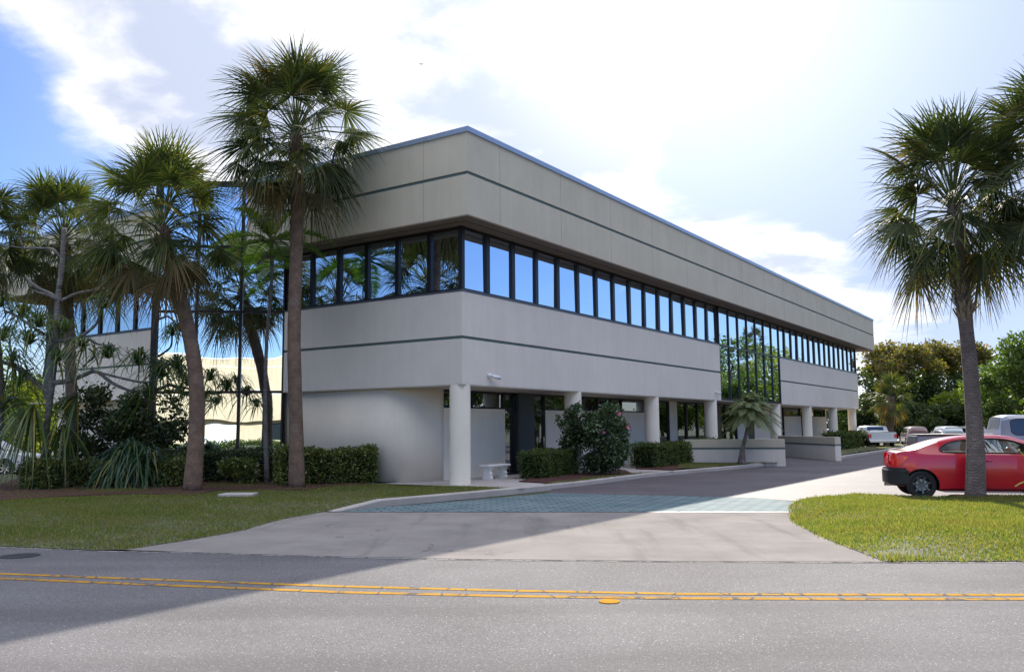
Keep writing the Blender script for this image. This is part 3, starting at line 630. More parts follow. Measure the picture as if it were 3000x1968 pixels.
# floodlight and cameras fixed to the facade
def bulletcam(u,z,s=1,dark=False):
    h=empty('camera',(u,OV,z),0); h.parent=B; h.name='security_camera'
    b=MB(); b.ball((0,-.05*s,.02),(.07*s,.06*s,.07*s),10,6); b.build('bracket',M['camw'],h,smooth=True)
    b=MB(); b.tube([(.05*s,-.1*s,0),(.34*s,-.2*s,-.05*s)],[.055*s,.065*s],10); b.build('housing',M['camw'] if not dark else M['blackp'],h,smooth=True)
bulletcam(2.15,3.22,1.0); bulletcam(21.3,3.28,.8,False); bulletcam(52.1,3.2,.8,True)
# low walls each side of the ramp
def lowwall(name,a,c,th,zt,label):
    r=empty(name,(0,0,0)); tag(r,label,'low wall'); a=W(*a);c=W(*c)
    MB().bar(a,c,th,zt-.36,zt).build('wall_cap',M['fascia'],r,bevel=.008); MB().bar(a,c,th-.03,zt-.43,zt-.36,0,.015).build('stripe',M['stripe'],r); MB().bar(a,c,th,ZR-.2,zt-.43).build('wall_base',M['white'],r,bevel=.008); return r
lowwall('ramp_wall',(18.55,-3.25),(17.0,.8),-.3,1.07,'near low white wall with tan cap and end facing the driveway')
lowwall('ramp_wall',(25.2,-3.75),(31.5,.95),-.3,1.07,'far low white wall with tan cap beyond the small date palm')
bn=empty('garden_bench',W(4.0,1.9),math.atan2(U.y,U.x)); tag(bn,'white cast stone bench with two scrolled legs behind the corner column','bench')
b=MB(); b.box(-.62,.62,-.2,.2,.40,.47); b.build('seat',M['bench'],bn,bevel=.02)
for sx in (-.42,.42):
    b=MB(); prof=[(0,.16),(.05,.17),(.1,.13),(.17,.15),(.25,.11),(.33,.15),(.4,.17)]
    for s in (-1,1):
        for (z0,w0),(z1,w1) in zip(prof,prof[1:]):
            b.face([(sx-.07,s*w0,z0),(sx+.07,s*w0,z0),(sx+.07,s*w1,z1),(sx-.07,s*w1,z1)][::s])
            b.face([(sx+s*.07,-w0,z0),(sx+s*.07,w0,z0),(sx+s*.07,w1,z1),(sx+s*.07,-w1,z1)][::s])
    b.build('leg',M['bench'],bn)

# ------------------------------------------------------------------ plants
def catm(pts,k=5):
    P_=[Vector(p) for p in pts]; out=[]
    for i in range(len(P_)-1):
        p0=P_[max(i-1,0)];p1=P_[i];p2=P_[i+1];p3=P_[min(i+2,len(P_)-1)]
        for j in range(k):
            t=j/k; out.append(.5*((2*p1)+(p2-p0)*t+(2*p0-5*p1+4*p2-p3)*t*t+(3*p1-p0-3*p2+p3)*t**3))
    out.append(P_[-1]); return out
def trunk_mesh(name,pts,rad,mat,parent,n=14,seed=0,k=5):
    pp=catm(pts,k); rr=random.Random(seed); m=len(pp)
    rs=[]
    for i in range(m):
        t=i/(m-1)*(len(rad)-1); a=int(min(t,len(rad)-2)); rs.append((rad[a]+(rad[a+1]-rad[a])*(t-a))*(1+rr.uniform(-.025,.025)))
    b=MB(); b.tube(pp,rs,n); return b.build(name,mat,parent,smooth=True)
def fan(b,T,bd,up,Lf,nseg,drop,rr,m,spread=105,wmul=1.0):
    s=bd.cross(up)
    if s.length<1e-3: s=Vector((1,0,0))
    s.normalize(); nrm=s.cross(bd).normalized(); dth=R(2*spread)/nseg
    for k in range(nseg):
        ph=R(-spread)+dth*(k+.5)+rr.uniform(-.02,.02); c_,s_=math.cos(ph),math.sin(ph)
        d=(bd*c_+s*s_-nrm*(.30*abs(s_)+rr.uniform(0,.08))).normalized()
        Ls=Lf*(.70+.30*max(0,c_))*rr.uniform(.86,1.06)
        side=(s*c_-bd*s_); side=side+nrm*rr.uniform(-.35,.35); side=(side-d*side.dot(d)).normalized()
        pts=[];wd=[]; dr=drop*rr.uniform(.7,1.35); lat=rr.uniform(-.10,.10)
        for t in (0.03,.3,.52,.75,1.0):
            p=T+d*(Ls*t)+Vector((0,0,-1))*(Ls*dr*max(0,t-.25)**2.0*1.6)+side*(lat*Ls*t*t)
            pts.append(p)
            g=min(Ls*t*dth*1.15,.05*wmul); wd.append(g*(1 if t<.45 else (.62 if t<.6 else (.36 if t<.9 else .03)))+.003)
        b.strip(pts,wd,side,m)
def sabal(base_pts,rad,Rc,nf,seed,label,group,lean=(0,0),trunkmat='palmbark',leaf='sabal',old=.14,boots=None,drop=.45,nseg=34,elmin=-58,fibre=True,wm=1.0,squash=1.0,name='sabal_palm'):
    rr=random.Random(seed); root=empty(name,base_pts[0]); tag(root,label,'palm tree',group); inv=Vector(base_pts[0])
    bp_=[Vector(p)-inv for p in base_pts]; c=bp_[-1]
    trunk_mesh('trunk',bp_,rad,M[trunkmat],root,seed=seed)
    b=MB(); pt=MB()
    for i in range(nf):
        u=(i+.5)/nf; el=R(86+(elmin-86)*(u**1.1)+rr.uniform(-8,8)); az=i*2.39996+rr.uniform(-.3,.3)
        d=Vector((math.cos(el)*math.cos(az),math.cos(el)*math.sin(az),math.sin(el)*squash)); d.normalize()
        lp=Rc*(.60-.06*u)*rr.uniform(.72,1.08); st_=c+Vector((0,0,(.12-.5*u)*Rc*.35))
        T_=st_+d*lp+Vector((0,0,-.06*lp*(.3+u))); mid=st_+d*lp*.5+Vector((0,0,.05*lp))
        pt.tube([st_,mid,T_],[.022,.017,.012],4,0,False)
        e2=max(el-R(rr.uniform(5,22)),R(-76)); bd=Vector((math.cos(e2)*math.cos(az+rr.uniform(-.2,.2)),math.cos(e2)*math.sin(az),math.sin(e2))).normalized()
        upv=Vector((0,0,1)) if abs(bd.z)<.97 else Vector((math.cos(az),math.sin(az),0))*-1
        tw=rr.uniform(-.75,.75); sdv=bd.cross(upv).normalized(); upv=(upv*math.cos(tw)+sdv*math.sin(tw)).normalized()
        m=1 if (u>1-old and rr.random()<.7) or rr.random()<.02 else 0
        fan(b,T_,bd,upv,Rc*.44*rr.uniform(.88,1.12),nseg,drop*(.25+.75*u),rr,m,spread=118,wmul=wm)
    cr=b.build('crown',[M[leaf],M['sabalold']],root); pt.build('leaf_stalks',M['stalkg'],root)
    if boots:
        b=MB(); z0,z1,r_=boots
        for k in range(int((z1-z0)*60)):
            z=z0+(z1-z0)*rr.random(); a=rr.uniform(0,2*math.pi); t=(z-bp_[0].z)/(c.z-bp_[0].z)
            ctr=None
            for p,q in zip(catm(bp_),catm(bp_)[1:]):
                if p.z<=z<=q.z: ctr=p+(q-p)*((z-p.z)/(q.z-p.z+1e-6))
            if ctr is None: ctr=c
            o_=Vector((math.cos(a),math.sin(a),0)); s_=Vector((-o_.y,o_.x,0))
            l=rr.uniform(.18,.32); tilt=s_*rr.uniform(-.12,.12)
            b.strip([ctr+o_*r_*.75,ctr+o_*(r_+.05)+Vector((0,0,l*.5))+tilt*.5,ctr+o_*(r_+rr.uniform(.08,.16))+Vector((0,0,l))+tilt],[.11,.07,.045],s_,0)
        b.build('leaf_boots',M['bootl'],root)
    if fibre:
        b=MB(); 
        for k in range(140):
            a=rr.uniform(0,2*math.pi); z=rr.uniform(-.95,-.15); o_=Vector((math.cos(a),math.sin(a),0)); s_=Vector((-o_.y,o_.x,0)); r_=rad[-1]
            dir_=(bp_[-1]-bp_[-2]).normalized(); p=c+dir_*z
            b.strip([p+o_*r_*.8,p+o_*(r_+.05)+Vector((0,0,.02)),p+o_*(r_+rr.uniform(.02,.12))+Vector((0,0,-rr.uniform(.1,.34)))],[.05,.04,.012],s_,0)
        b.build('brown_fibre',M['boot'],root)
    return root
# A the tall palm before the facade
def px(pairs,Y0,z0=None): # trunk through photo points, at given depth
    return [AT(x,y,Y0) for x,y in pairs]
gp='sabal palms on the lawns'
pa=G(870,1428); Y=pa.y
tpts=[pa]+[AT(x,y,Y) for x,y in ((868,1250),(862,1000),(868,760),(872,560),(868,385))]
sabal(tpts,[.235,.20,.19,.185,.17,.16],3.0,84,11,'tallest palm with straight bare trunk, full dark crown overlapping the roof edge',gp,old=.10,drop=.42,elmin=-60,trunkmat='palmbark2')
pb=G(565,1437); Y=pb.y
sabal([pb]+[AT(x,y,Y) for x,y in ((578,1250),(573,1080),(545,930),(508,800),(478,665))],[.25,.21,.20,.195,.19,.17],2.85,74,23,'leaning palm with curved trunk standing before the mirror glass bay',gp,old=.12,leaf='sabal_b',drop=.42,elmin=-48,trunkmat='palmbark2')
pc=AT(215,1410,29); pc.z=0
sabal([pc]+[AT(x,y,29) for x,y in ((215,1200),(208,1000),(200,850),(190,700))],[.22,.19,.18,.18,.17],2.7,66,37,'palm behind the bare grey branches, third from the left edge of the photo',gp,old=.12,leaf='sabal_b',elmin=-60,drop=.55)
pc2=AT(-30,1430,26); pc2.z=0
sabal([pc2]+[AT(x,y,26) for x,y in ((0,1200),(-10,1000),(-30,850),(-60,700))],[.22,.19,.18,.18,.17],2.2,46,38,'dark palm cut off by the left edge of the photo',gp,old=.15,elmin=-70,drop=.6)
pf=pF.copy(); pf.z=0.0; Y=pf.y
sabal([pf]+[AT(x,y,Y) for x,y in ((2852,1300),(2842,1130),(2826,960),(2816,860),(2788,600))],[.225,.18,.16,.15,.165,.14],2.5,70,41,'palm with leaf boots under its crown in front of the red car',gp,old=.03,boots=(AT(2826,945,Y).z,AT(2822,800,Y).z,.16),fibre=False,drop=.38,elmin=-54,leaf='sabal')
pg=AT(3150,1450,17.5); pg.z=0
sabal([pg]+[AT(x,y,17.5) for x,y in ((3145,1200),(3135,900),(3115,640),(3105,480))],[.24,.19,.17,.17,.15],2.5,60,43,'palm whose trunk stands outside the right edge, only crown tips showing',gp,old=.05,fibre=False,drop=.5,elmin=-62)
ph=G(2600,1303); Y=ph.y*.96; ph=AT(2600,1306,Y)
sabal([ph]+[AT(x,y,Y) for x,y in ((2603,1260),(2606,1215),(2606,1160))],[.42,.33,.30,.3],2.15,44,47,'small stout palm at the far end of the office building',gp,old=.25,leaf='sabal_b',fibre=False,drop=.35,elmin=-75,nseg=26,wm=1.9,trunkmat='palmbark2')
# palms and trees across the lot and the street (they show in the mirror glass)
def simple_palm(x,y,h,seed,label): 
    sabal([Vector((x,y,0)),Vector((x+.2,y,h*.5)),Vector((x,y+.2,h))],[.24,.19,.17],2.5,34,seed,label,'palms seen only as reflections',fibre=False,nseg=20,wm=1.8)
simple_palm(60.5,84,12,51,'palm reflected in the glass above the small date palm')

def pinnate(b,st_,d,L,nl,ll,droop,rr,wd=.03,vee=.45,rach=None,fwd=.55):
    up=Vector((0,0,1)); side0=d.cross(up)
    if side0.length<1e-3: side0=Vector((1,0,0))
    side0.normalize(); pts=[]
    for k in range(13):
        t=k/12; p=st_+d*(L*t)+Vector((0,0,-1))*(L*droop*t**2.1); pts.append(p)
    if rach: rach.tube(pts,[.022*(1-.8*k/12)+.004 for k in range(13)],4,0,False)
    for k in range(nl):
        t=.10+.89*k/(nl-1); i=min(int(t*12),11); fr=t*12-i; p=pts[i]+(pts[i+1]-pts[i])*fr; tg=(pts[i+1]-pts[i]).normalized()
        n_=side0.cross(tg).normalized(); lg=ll*math.sin(math.pi*min(1,(.12+.86*t)))**.6*rr.uniform(.88,1.08)
        for s in (-1,1):
            dd_=(side0*s+tg*fwd+n_*vee*rr.uniform(.6,1.2)).normalized(); sd=tg-dd_*tg.dot(dd_); sd.normalize()
            q=[p,p+dd_*lg*.5+Vector((0,0,-.04*lg)),p+dd_*lg+Vector((0,0,-.35*lg*rr.uniform(.6,1.3)))]
            b.strip(q,[wd*.7,wd,wd*.12],sd,0)
# slender feather palm before the glass
pe=G(783,1415); Y=pe.y; root=empty('feather_palm',pe); tag(root,'slender feather palm with thin ringed trunk beside the glass bay','palm tree'); 
tp=[AT(x,y,Y)-pe for x,y in ((785,1413),(778,1200),(782,1000),(795,850),(798,760),(796,705))]; tp[0]=Vector((0,0,0))
trunk_mesh('trunk',tp,[.085,.06,.055,.055,.06,.05],M['greybark'],root,n=10,seed=3)
b=MB(); rc=MB(); rr=random.Random(8); c=tp[-1]
for az,el,L,dr in ((100,74,2.2,.12),(20,62,2.1,.25),(165,58,1.9,.3),(0,25,2.0,.5),(185,22,1.9,.55),(340,5,1.8,.5),(200,-5,1.7,.45),(270,35,1.9,.5),(60,30,1.8,.5),(130,10,1.7,.5),(300,-15,1.6,.4),(235,48,1.9,.4)):
    a,e=R(az),R(el); pinnate(b,c,Vector((math.cos(e)*math.cos(a),math.cos(e)*math.sin(a),math.sin(e))),L*1.12,38,.55,dr,rr,.05,.5,rc)
b.build('crown',M['areca'],root); rc.build('leaf_stalks',M['stalkg'],root)
b=MB(); b.tube([c-Vector((0,0,.55)),c-Vector((0,0,.3)),c+Vector((0,0,.12))],[.06,.075,.04],10); b.build('crown_shaft',M['hedge'],root,smooth=True)
# small date palm by the ramp
pi_=AT(2172,1354,36.5); pi_.z=.06; Y=pi_.y; root=empty('date_palm',pi_); tag(root,'small date palm with curved trunk and feathery crown by the low ramp wall','palm tree')
tp=[AT(x,y,Y)-pi_ for x,y in ((2172,1354),(2176,1310),(2186,1270),(2194,1230),(2196,1196))]; tp[0]=Vector((0,0,0))
trunk_mesh('trunk',tp,[.20,.085,.08,.09,.11],M['bark'],root,n=10,seed=5)
b=MB(); rc=MB(); rr=random.Random(9); c=tp[-1]
for i in range(70):
    u=(i+.5)/70; el=R(86-112*u**.95+rr.uniform(-8,8)); az=i*2.39996; L=1.32*rr.uniform(.8,1.15)
    pinnate(b,c+Vector((0,0,.05-.15*u)),Vector((math.cos(el)*math.cos(az),math.cos(el)*math.sin(az),math.sin(el))),L,56,.27,.62 if el>R(30) else .45,rr,.013,rr.uniform(-.15,.35),rc,.9)
b.build('crown',M['phoenix'],root); rc.build('leaf_stalks',M['stalkg'],root)
# strap leaves
def rosette(b,c,ax,n,L,droop,rr,wd=.05,m=0,el0=20,el1=85):
    ax=ax.normalized(); a1=ax.orthogonal().normalized(); a2=ax.cross(a1)
    for k in range(n):
        az=k*2.39996+rr.uniform(-.2,.2); el=R(el1+(el0-el1)*(k+.5)/n+rr.uniform(-6,6)); d=a1*math.cos(az)*math.cos(el)+a2*math.sin(az)*math.cos(el)+ax*math.sin(el)
        l=L*rr.uniform(.75,1.1); s=d.cross(Vector((0,0,1))); s=s.normalized() if s.length>.01 else Vector((1,0,0)); pts=[]
        for t in (0,.25,.5,.75,1): pts.append(c+d*l*t+Vector((0,0,-l*droop*rr.uniform(.9,1.1)*t**2.4)))
        b.strip(pts,[wd*.7,wd,wd*.9,wd*.6,wd*.08],s,m)
# screw pine with prop roots
pp0=G(135,1428); Y=pp0.y; root=empty('screw_pine',pp0); tag(root,'screw pine with cone of grey prop roots and bare crooked branches','tree')
q=lambda x,y,dy=0: AT(x,y,Y+dy)-pp0
rr=random.Random(12); b=MB()
def branch(pts,rad): 
    pp=catm(pts,4); m=len(pp); b.tube(pp,[(rad[0]+(rad[1]-rad[0])*i/(m-1))*.8*rr.uniform(.88,1.12) for i in range(m)],9)
branch([q(138,1345),q(143,1250),q(150,1180),q(160,1100),q(170,1000),q(173,900),q(178,840)],(.125,.105))
branch([q(178,845),q(186,780),q(190,720),q(193,668)],(.10,.085))
branch([q(180,880),q(150,860,.1),(q(118,845,.2)),q(96,828,.2),q(82,810,.3)],(.085,.05))
branch([q(178,885),q(150,868,-.2),q(120,858,-.4),q(98,850,-.5)],(.06,.03))
branch([q(183,882),q(225,862,.1),q(270,852,.1),q(308,846,.2),q(335,880,.1),q(342,878,.1)],(.07,.03))
branch([q(186,760),q(160,732),q(120,728,.2),q(75,728,.3),q(35,722,.4)],(.055,.03)); branch([q(75,728,.3),q(66,700,.3),q(80,680,.3)],(.035,.02))
branch([q(170,1000),q(205,995,-.1),q(240,985,-.2),(q(275,960,-.2)),q(290,940,-.2),q(300,905,-.1)],(.075,.04)); branch([q(262,992,-.2),q(290,1008,-.3),q(340,1012,-.4)],(.04,.025)); branch([q(280,1010,-.2),q(278,1045,-.2),q(262,1060,-.2),q(245,1075,-.2)],(.04,.03))
branch([q(165,1120),(q(205,1115,-.2)),q(250,1098,-.3),q(285,1088,-.3),q(330,1120,-.4),q(380,1142,-.5),q(440,1150,-.5)],(.10,.04)); branch([q(270,1092,-.3),q(274,1072,-.3)],(.035,.02)); branch([q(285,1088,-.3),q(350,1105,-.4),q(430,1120,-.5),q(480,1100,-.5)],(.05,.03))
branch([q(150,1150),q(110,1120,.2),q(75,1090,.2),q(30,1065,.3),q(0,1058,.3)],(.10,.07)); branch([q(60,1080,.2),q(85,1085,.1),q(103,1078,.1)],(.04,.03))
branch([q(160,990),q(120,970,.3),q(60,930,.4),q(20,910,.5)],(.06,.04)); branch([q(170,1010),q(150,1000,-.4),q(130,1110,-.4)],(.03,.03))
for k in range(30):
    a=2*math.pi*k/30+rr.uniform(-.1,.1); r_=rr.uniform(.38,.62); s=q(138+rr.uniform(-3,3),1345+rr.uniform(-12,8)); g_=Vector((math.cos(a)*r_+.02,math.sin(a)*r_,-.03)); m_=(s+g_)*.5+Vector((0,0,.08))+Vector((math.cos(a),math.sin(a),0))*-.04
    b.tube(catm([s+Vector((math.cos(a)*.07,math.sin(a)*.07,0)),m_,g_],4),[.02]*9,6)
b.build('trunk',M['greybark'],root,smooth=True)
b=MB()
for x,y,dy,n,L,up in ((70,930,.5,34,.95,1),(15,1000,.4,30,.95,1),(5,900,.5,30,.9,1),(120,960,.1,30,.9,.6),(105,1190,-.2,34,1.0,-.2),(60,1130,.1,30,.95,.5),(190,1240,-.2,16,.8,-.8),(320,1050,-.2,26,.85,1),(410,1070,-.5,34,.9,1),(470,1105,-.5,34,.9,.8),(550,1130,-.5,30,.8,.7),(300,905,-.1,28,.8,1),(345,885,.1,26,.75,.6),(250,1020,-.2,26,.75,.3),(200,970,-.1,24,.8,.8),(440,1160,-.5,28,.8,.6),(230,1160,-.2,20,.75,-.2),(20,1180,.2,26,.9,.3),(600,1170,-.2,20,.7,.5),(520,1080,-.3,24,.8,.9),(170,1060,-.2,24,.8,.4),(90,1010,-.1,28,.9,.5),(40,1060,-.2,26,.9,.4)):
    ax=Vector((rr.uniform(-.5,.5),rr.uniform(-.4,.4),up)); rosette(b,q(x,y,dy),ax,int(n*1.9),L*1.65,.85,rr,.055)
b.build('crown',M['pand'],root)

# leafy volumes
def leaves_in(blobs,N,size,r,shell=.55,flat=1.0,down=0.0):
    wts=np.array([bb[3]*bb[4]+bb[4]*bb[5]+bb[3]*bb[5] for bb in blobs]); idx=r.choice(len(blobs),N,p=wts/wts.sum()); B_=np.array(blobs)[idx]
    d=r.normal(size=(N,3)); d/=np.linalg.norm(d,axis=1)[:,None]; rad=(shell+(1-shell)*r.random(N)**.7)*(1+.12*r.normal(size=N)); c=B_[:,:3]+d*B_[:,3:6]*rad[:,None]
    return c,d
def leafmesh(name,c,size,r,mat,parent,aspect=.55,keepz=None,outd=None):
    if keepz is not None: k=c[:,2]>keepz; c=c[k]; outd=outd[k] if outd is not None else None
    N=len(c); a=r.normal(size=(N,3)); 
    if outd is not None: a=a+outd*.5
    a/=np.linalg.norm(a,axis=1)[:,None]; t=r.normal(size=(N,3)); b_=np.cross(a,t); b_/=np.linalg.norm(b_,axis=1)[:,None]
    s=size*r.uniform(.6,1.3,N)[:,None]; 
    p0=c; p1=c+a*s*.5+b_*s*aspect*.5; p2=c+a*s; p3=c+a*s*.5-b_*s*aspect*.5
    return npmesh(name,np.stack([p0,p1,p2,p3],1).reshape(-1,3),4,mat,parent)
def hedge(name,line,wd,h,mat,label,N,leaf=.07,seed=1,group=None,rough=.04,cat='hedge'):
    """line of world points (centre line), clipped box hedge with leafy skin over a dark core"""
    r=np.random.default_rng(seed); root=empty(name,(line[0].x,line[0].y,0)); tag(root,label,cat,group); o0=Vector((line[0].x,line[0].y,0))
    b=MB(); P_=[Vector((p.x,p.y,0))-o0 for p in line]; segs=list(zip(P_,P_[1:])); Ls=[(q-p).length for p,q in segs]; tot=sum(Ls)
    cs=[]; ds=[]
    for (p,q),L in zip(segs,Ls):
        d=(q-p).normalized(); n_=Vector((-d.y,d.x,0)); e=wd*.38
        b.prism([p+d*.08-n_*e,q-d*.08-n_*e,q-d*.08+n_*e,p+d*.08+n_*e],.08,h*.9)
        k=int(N*L/tot); s=r.uniform(-.02,L+.02,k); face=r.random(k); A1=h*2;A2=wd; pr=A1/(A1+A2)
        sd=np.where(r.random(k)<.5,-1,1); side=face<pr; t=np.where(side,sd*wd*.5,r.uniform(-wd*.5,wd*.5,k)); z=np.where(side,r.uniform(.02,h,k),h)
        ends=r.random(k)<(wd/(L+wd))*.6; s=np.where(ends,np.where(r.random(k)<.5,0,L),s); t=np.where(ends,r.uniform(-wd*.5,wd*.5,k),t); z=np.where(ends,r.uniform(.02,h,k),z)
        lump=1+.10*np.sin(s*3.1+seed)*np.cos(z*4)+.07*np.sin(s*8+seed*2); z=z*(1+.05*np.sin(s*2.3+seed)+.04*np.sin(s*7.1))
        ins=r.random(k)**1.6*.12; t=t*(1-ins)*lump; z=z*(1-ins*.6)+rough*r.normal(size=k)*.8; t=t+rough*r.normal(size=k)
        cc=np.array([p.x,p.y,0])+np.outer(s,[d.x,d.y,0])+np.outer(t,[n_.x,n_.y,0]); cc[:,2]=np.abs(z); cs.append(cc); ds.append(np.outer(np.sign(t),[n_.x,n_.y,0])+[0,0,.4])
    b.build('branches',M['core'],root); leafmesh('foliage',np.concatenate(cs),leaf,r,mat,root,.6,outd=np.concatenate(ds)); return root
def shrub(name,c,blobs,N,leaf,mat,label,seed,stems=6,cat='shrub',shell=.35,group=None,stemmat='tbark',core=False,sr=.025):
    r=np.random.default_rng(seed); root=empty(name,(c.x,c.y,0)); tag(root,label,cat,group)
    cc,d=leaves_in(blobs,N,leaf,r,shell); leafmesh('foliage',cc,leaf,r,mat,root,.6,.03,outd=d); b=MB(); rr=random.Random(seed)
    for k in range(stems):
        bl=blobs[k%len(blobs)]; e=Vector((bl[0],bl[1],bl[2]+bl[5]*.3)); s=Vector((rr.uniform(-.12,.12)+bl[0]*.2,rr.uniform(-.12,.12)+bl[1]*.2,-.02)); m_=(s+e)*.5+Vector((rr.uniform(-.1,.1),rr.uniform(-.1,.1),.1)); b.tube(catm([s,m_,e],4),[sr*(1-.07*i) for i in range(9)],6)
    if core:
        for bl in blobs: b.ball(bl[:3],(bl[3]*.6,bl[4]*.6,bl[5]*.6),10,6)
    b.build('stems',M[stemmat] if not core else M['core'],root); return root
hg='clipped hedges along the building'
hedge('hedge',[G(800,1424)+Vector((0,.5,0)),G(1085,1414)+Vector((-.05,.5,0))],1.0,1.0,M['varieg'],'dense variegated hedge between the tallest palm and the bare curved wall',15000,.085,1,hg,.06)
hedge('hedge',[AT(480,1400,28.2),AT(800,1400,27.6)],.8,.92,M['shrub'],'low dark hedge at the foot of the mirror glass bay',9000,.09,2,hg)
hedge('hedge',[G(190,1428)+Vector((0,.7,0)),G(350,1425)+Vector((0,.5,0)),G(535,1428)+Vector((0,.5,0))],.9,.72,M['varieg'],'low variegated hedge left of the leaning palm trunk',12000,.085,3,hg,.07)
hedge('hedge',[G(55,1440)+Vector((0,.8,0)),G(110,1435)+Vector((0,.8,0))],.8,.8,M['varieg'],'short hedge left of the prop roots',4000,.085,4,hg,.07)
hedge('hedge',[G(1545,1405)+Vector((.1,.35,0)),G(1660,1390)+Vector((0,.3,0))],.85,.86,M['hedge'],'clipped green hedge left of the hibiscus bush',11000,.06,5,hg,.03)
hedge('hedge',[G(1885,1372)+Vector((0,.3,0)),G(2055,1352)+Vector((0,.3,0))],1.0,.92,M['hedge'],'long clipped hedge right of the hibiscus before the third column',12000,.075,6,hg,.035)
hedge('hedge',[G(2072,1352)+Vector((0,.4,0)),G(2125,1346)+Vector((0,.4,0))],1.1,.98,M['hedge'],'short clipped hedge touching the near ramp wall',6000,.08,7,hg,.05)
hedge('hedge',[G(2446,1316)+Vector((0,.6,0)),G(2560,1304)+Vector((0,.6,0))],1.4,1.1,M['hedge'],'far clipped hedge past the end column catching the sun',9000,.12,8,hg,.06)
c=G(690,1420)+Vector((0,.35,0)); shrub('croton_bush',c,[(.1,0,.45,.32,.3,.36),(-.35,.1,.55,.28,.25,.22),(.3,0,.4,.25,.25,.32)],2600,.12,M['varieg'],'small yellow variegated bush between the two main palm trunks',21)
c=G(1745,1395)+Vector((0,.9,0))
rr=random.Random(77)
bl=[(rr.uniform(-1.0,1.0)*(.4+.6*(1-abs(z-1.5)/1.6)),rr.uniform(-.7,.7),z,rr.uniform(.30,.5),rr.uniform(.3,.5),rr.uniform(.26,.42)) for z in [.35,.4,.5,.6,.8,.9,1.0,1.1,1.2,1.3,1.4,1.5,1.6,1.7,1.8,1.9,2.0,2.1,2.2,.7,1.25,1.65]]
bl+=[(.7,-.2,.5,.4,.35,.4),(1.0,.1,.9,.35,.35,.4),(.2,-.3,.45,.4,.35,.4),(.95,-.1,1.3,.3,.3,.4)]
bl=[b_ if b_[2]>.9 or b_[0]>-.1 else (abs(b_[0]),)+b_[1:] for b_ in bl]+[(-1.05,-.2,1.75,.22,.2,.16),(-1.2,-.1,1.95,.1,.1,.1),(.95,0,1.5,.35,.35,.4),(.9,.1,.8,.35,.35,.35),(-.5,0,2.35,.12,.1,.2)]
hb=shrub('hibiscus_bush',c,bl,12500,.125,M['hib'],'big dark green hibiscus bush with pink flowers before the second column',22,stems=14,shell=.2,stemmat='greybark')
b=MB()
for x,y in ((1840,1251),(1768,1266),(1815,1211)):
    f_=AT(x,y,c.y-.75)-Vector((c.x,c.y,0)); 
    for k in range(5):
        a=2*math.pi*k/5; s=Vector((math.cos(a),-.25,math.sin(a))); t=Vector((-math.sin(a),0,math.cos(a))); b.strip([f_,f_+s*.035,f_+s*.065],[.015,.05,.035],t,0)
b.build('flowers',M['pink'],hb)
# broad shrubs in front of the left wing
c=AT(470,1400,29.3); c.z=0
bl=[(rr.uniform(-3.0,.95),rr.uniform(-.5,.5),rr.uniform(.5,2.9),rr.uniform(.35,.6),.45,rr.uniform(.35,.55)) for k in range(44)]
bl=[x_ for x_ in bl if x_[2]<2.95-.25*max(0,x_[0])*2]
shrub('umbrella_shrub',c,bl,17000,.14,M['shrub'],'tall open leafy shrub in front of the left wing and glass bay',31,stems=22,shell=.15)
c=G(345,1432)+Vector((0,.9,0)); root=empty('strap_leaf_plant',(c.x,c.y,0)); tag(root,'big fountain of long drooping green strap leaves beside the prop roots','plant'); b=MB(); rr=random.Random(5)
for dx,dz in ((0,.55),(-.35,.5),(.4,.45),(.1,1.0),(-.2,.9),(.5,.8),(-.5,.3)): rosette(b,Vector((dx,rr.uniform(-.3,.2),dz)),Vector((rr.uniform(-.3,.3),-.25,1)),42,1.35,.95,rr,.062,0,15,85)
b.build('leaves',M['strap'],root); b=MB()
for dx in (-.4,0,.4): b.tube([(dx*.6,0,-.05),(dx,0,.9)],[.08,.06],8)
b.build('stems',M['bark'],root)
c=G(95,1430)+Vector((-.4,1.2,0)); root=empty('strap_leaf_plant',(c.x,c.y,0)); tag(root,'thin leaved spiky plant left of the screw pine trunk','plant'); b=MB()
for dx,dz in ((0,.4),(.3,.6),(-.3,.5)): rosette(b,Vector((dx,0,dz)),Vector((0,-.1,1)),40,1.1,.6,rr,.03,0,15,85)
b.build('leaves',M['strap'],root)
c=G(2990,1440,.03)
root=empty('leaf_stalk',(c.x+.3,c.y-2,0.03)); tag(root,'pale yellow dry leaf stalks poking in at the right edge before the car','leaf stalk'); b=MB(); k0=Vector((c.x+.3,c.y-2,.03)); yy=c.y-2
b.tube(catm([AT(3040,1430,yy)-k0,AT(3010,1360,yy)-k0,AT(2990,1330,yy)-k0,AT(2978,1318,yy)-k0],4),[.012]*13,6); b.ball(AT(2979,1317,yy)-k0,.022,8,6)
b.tube(catm([AT(3050,1425,yy)-k0,AT(3010,1408,yy)-k0,AT(2987,1411,yy)-k0,AT(2967,1422,yy)-k0],4),[.016]*13,6); b.tube([k0-k0,AT(3050,1425,yy)-k0],.016,6); b.build('stalks',M['stalk'],root)

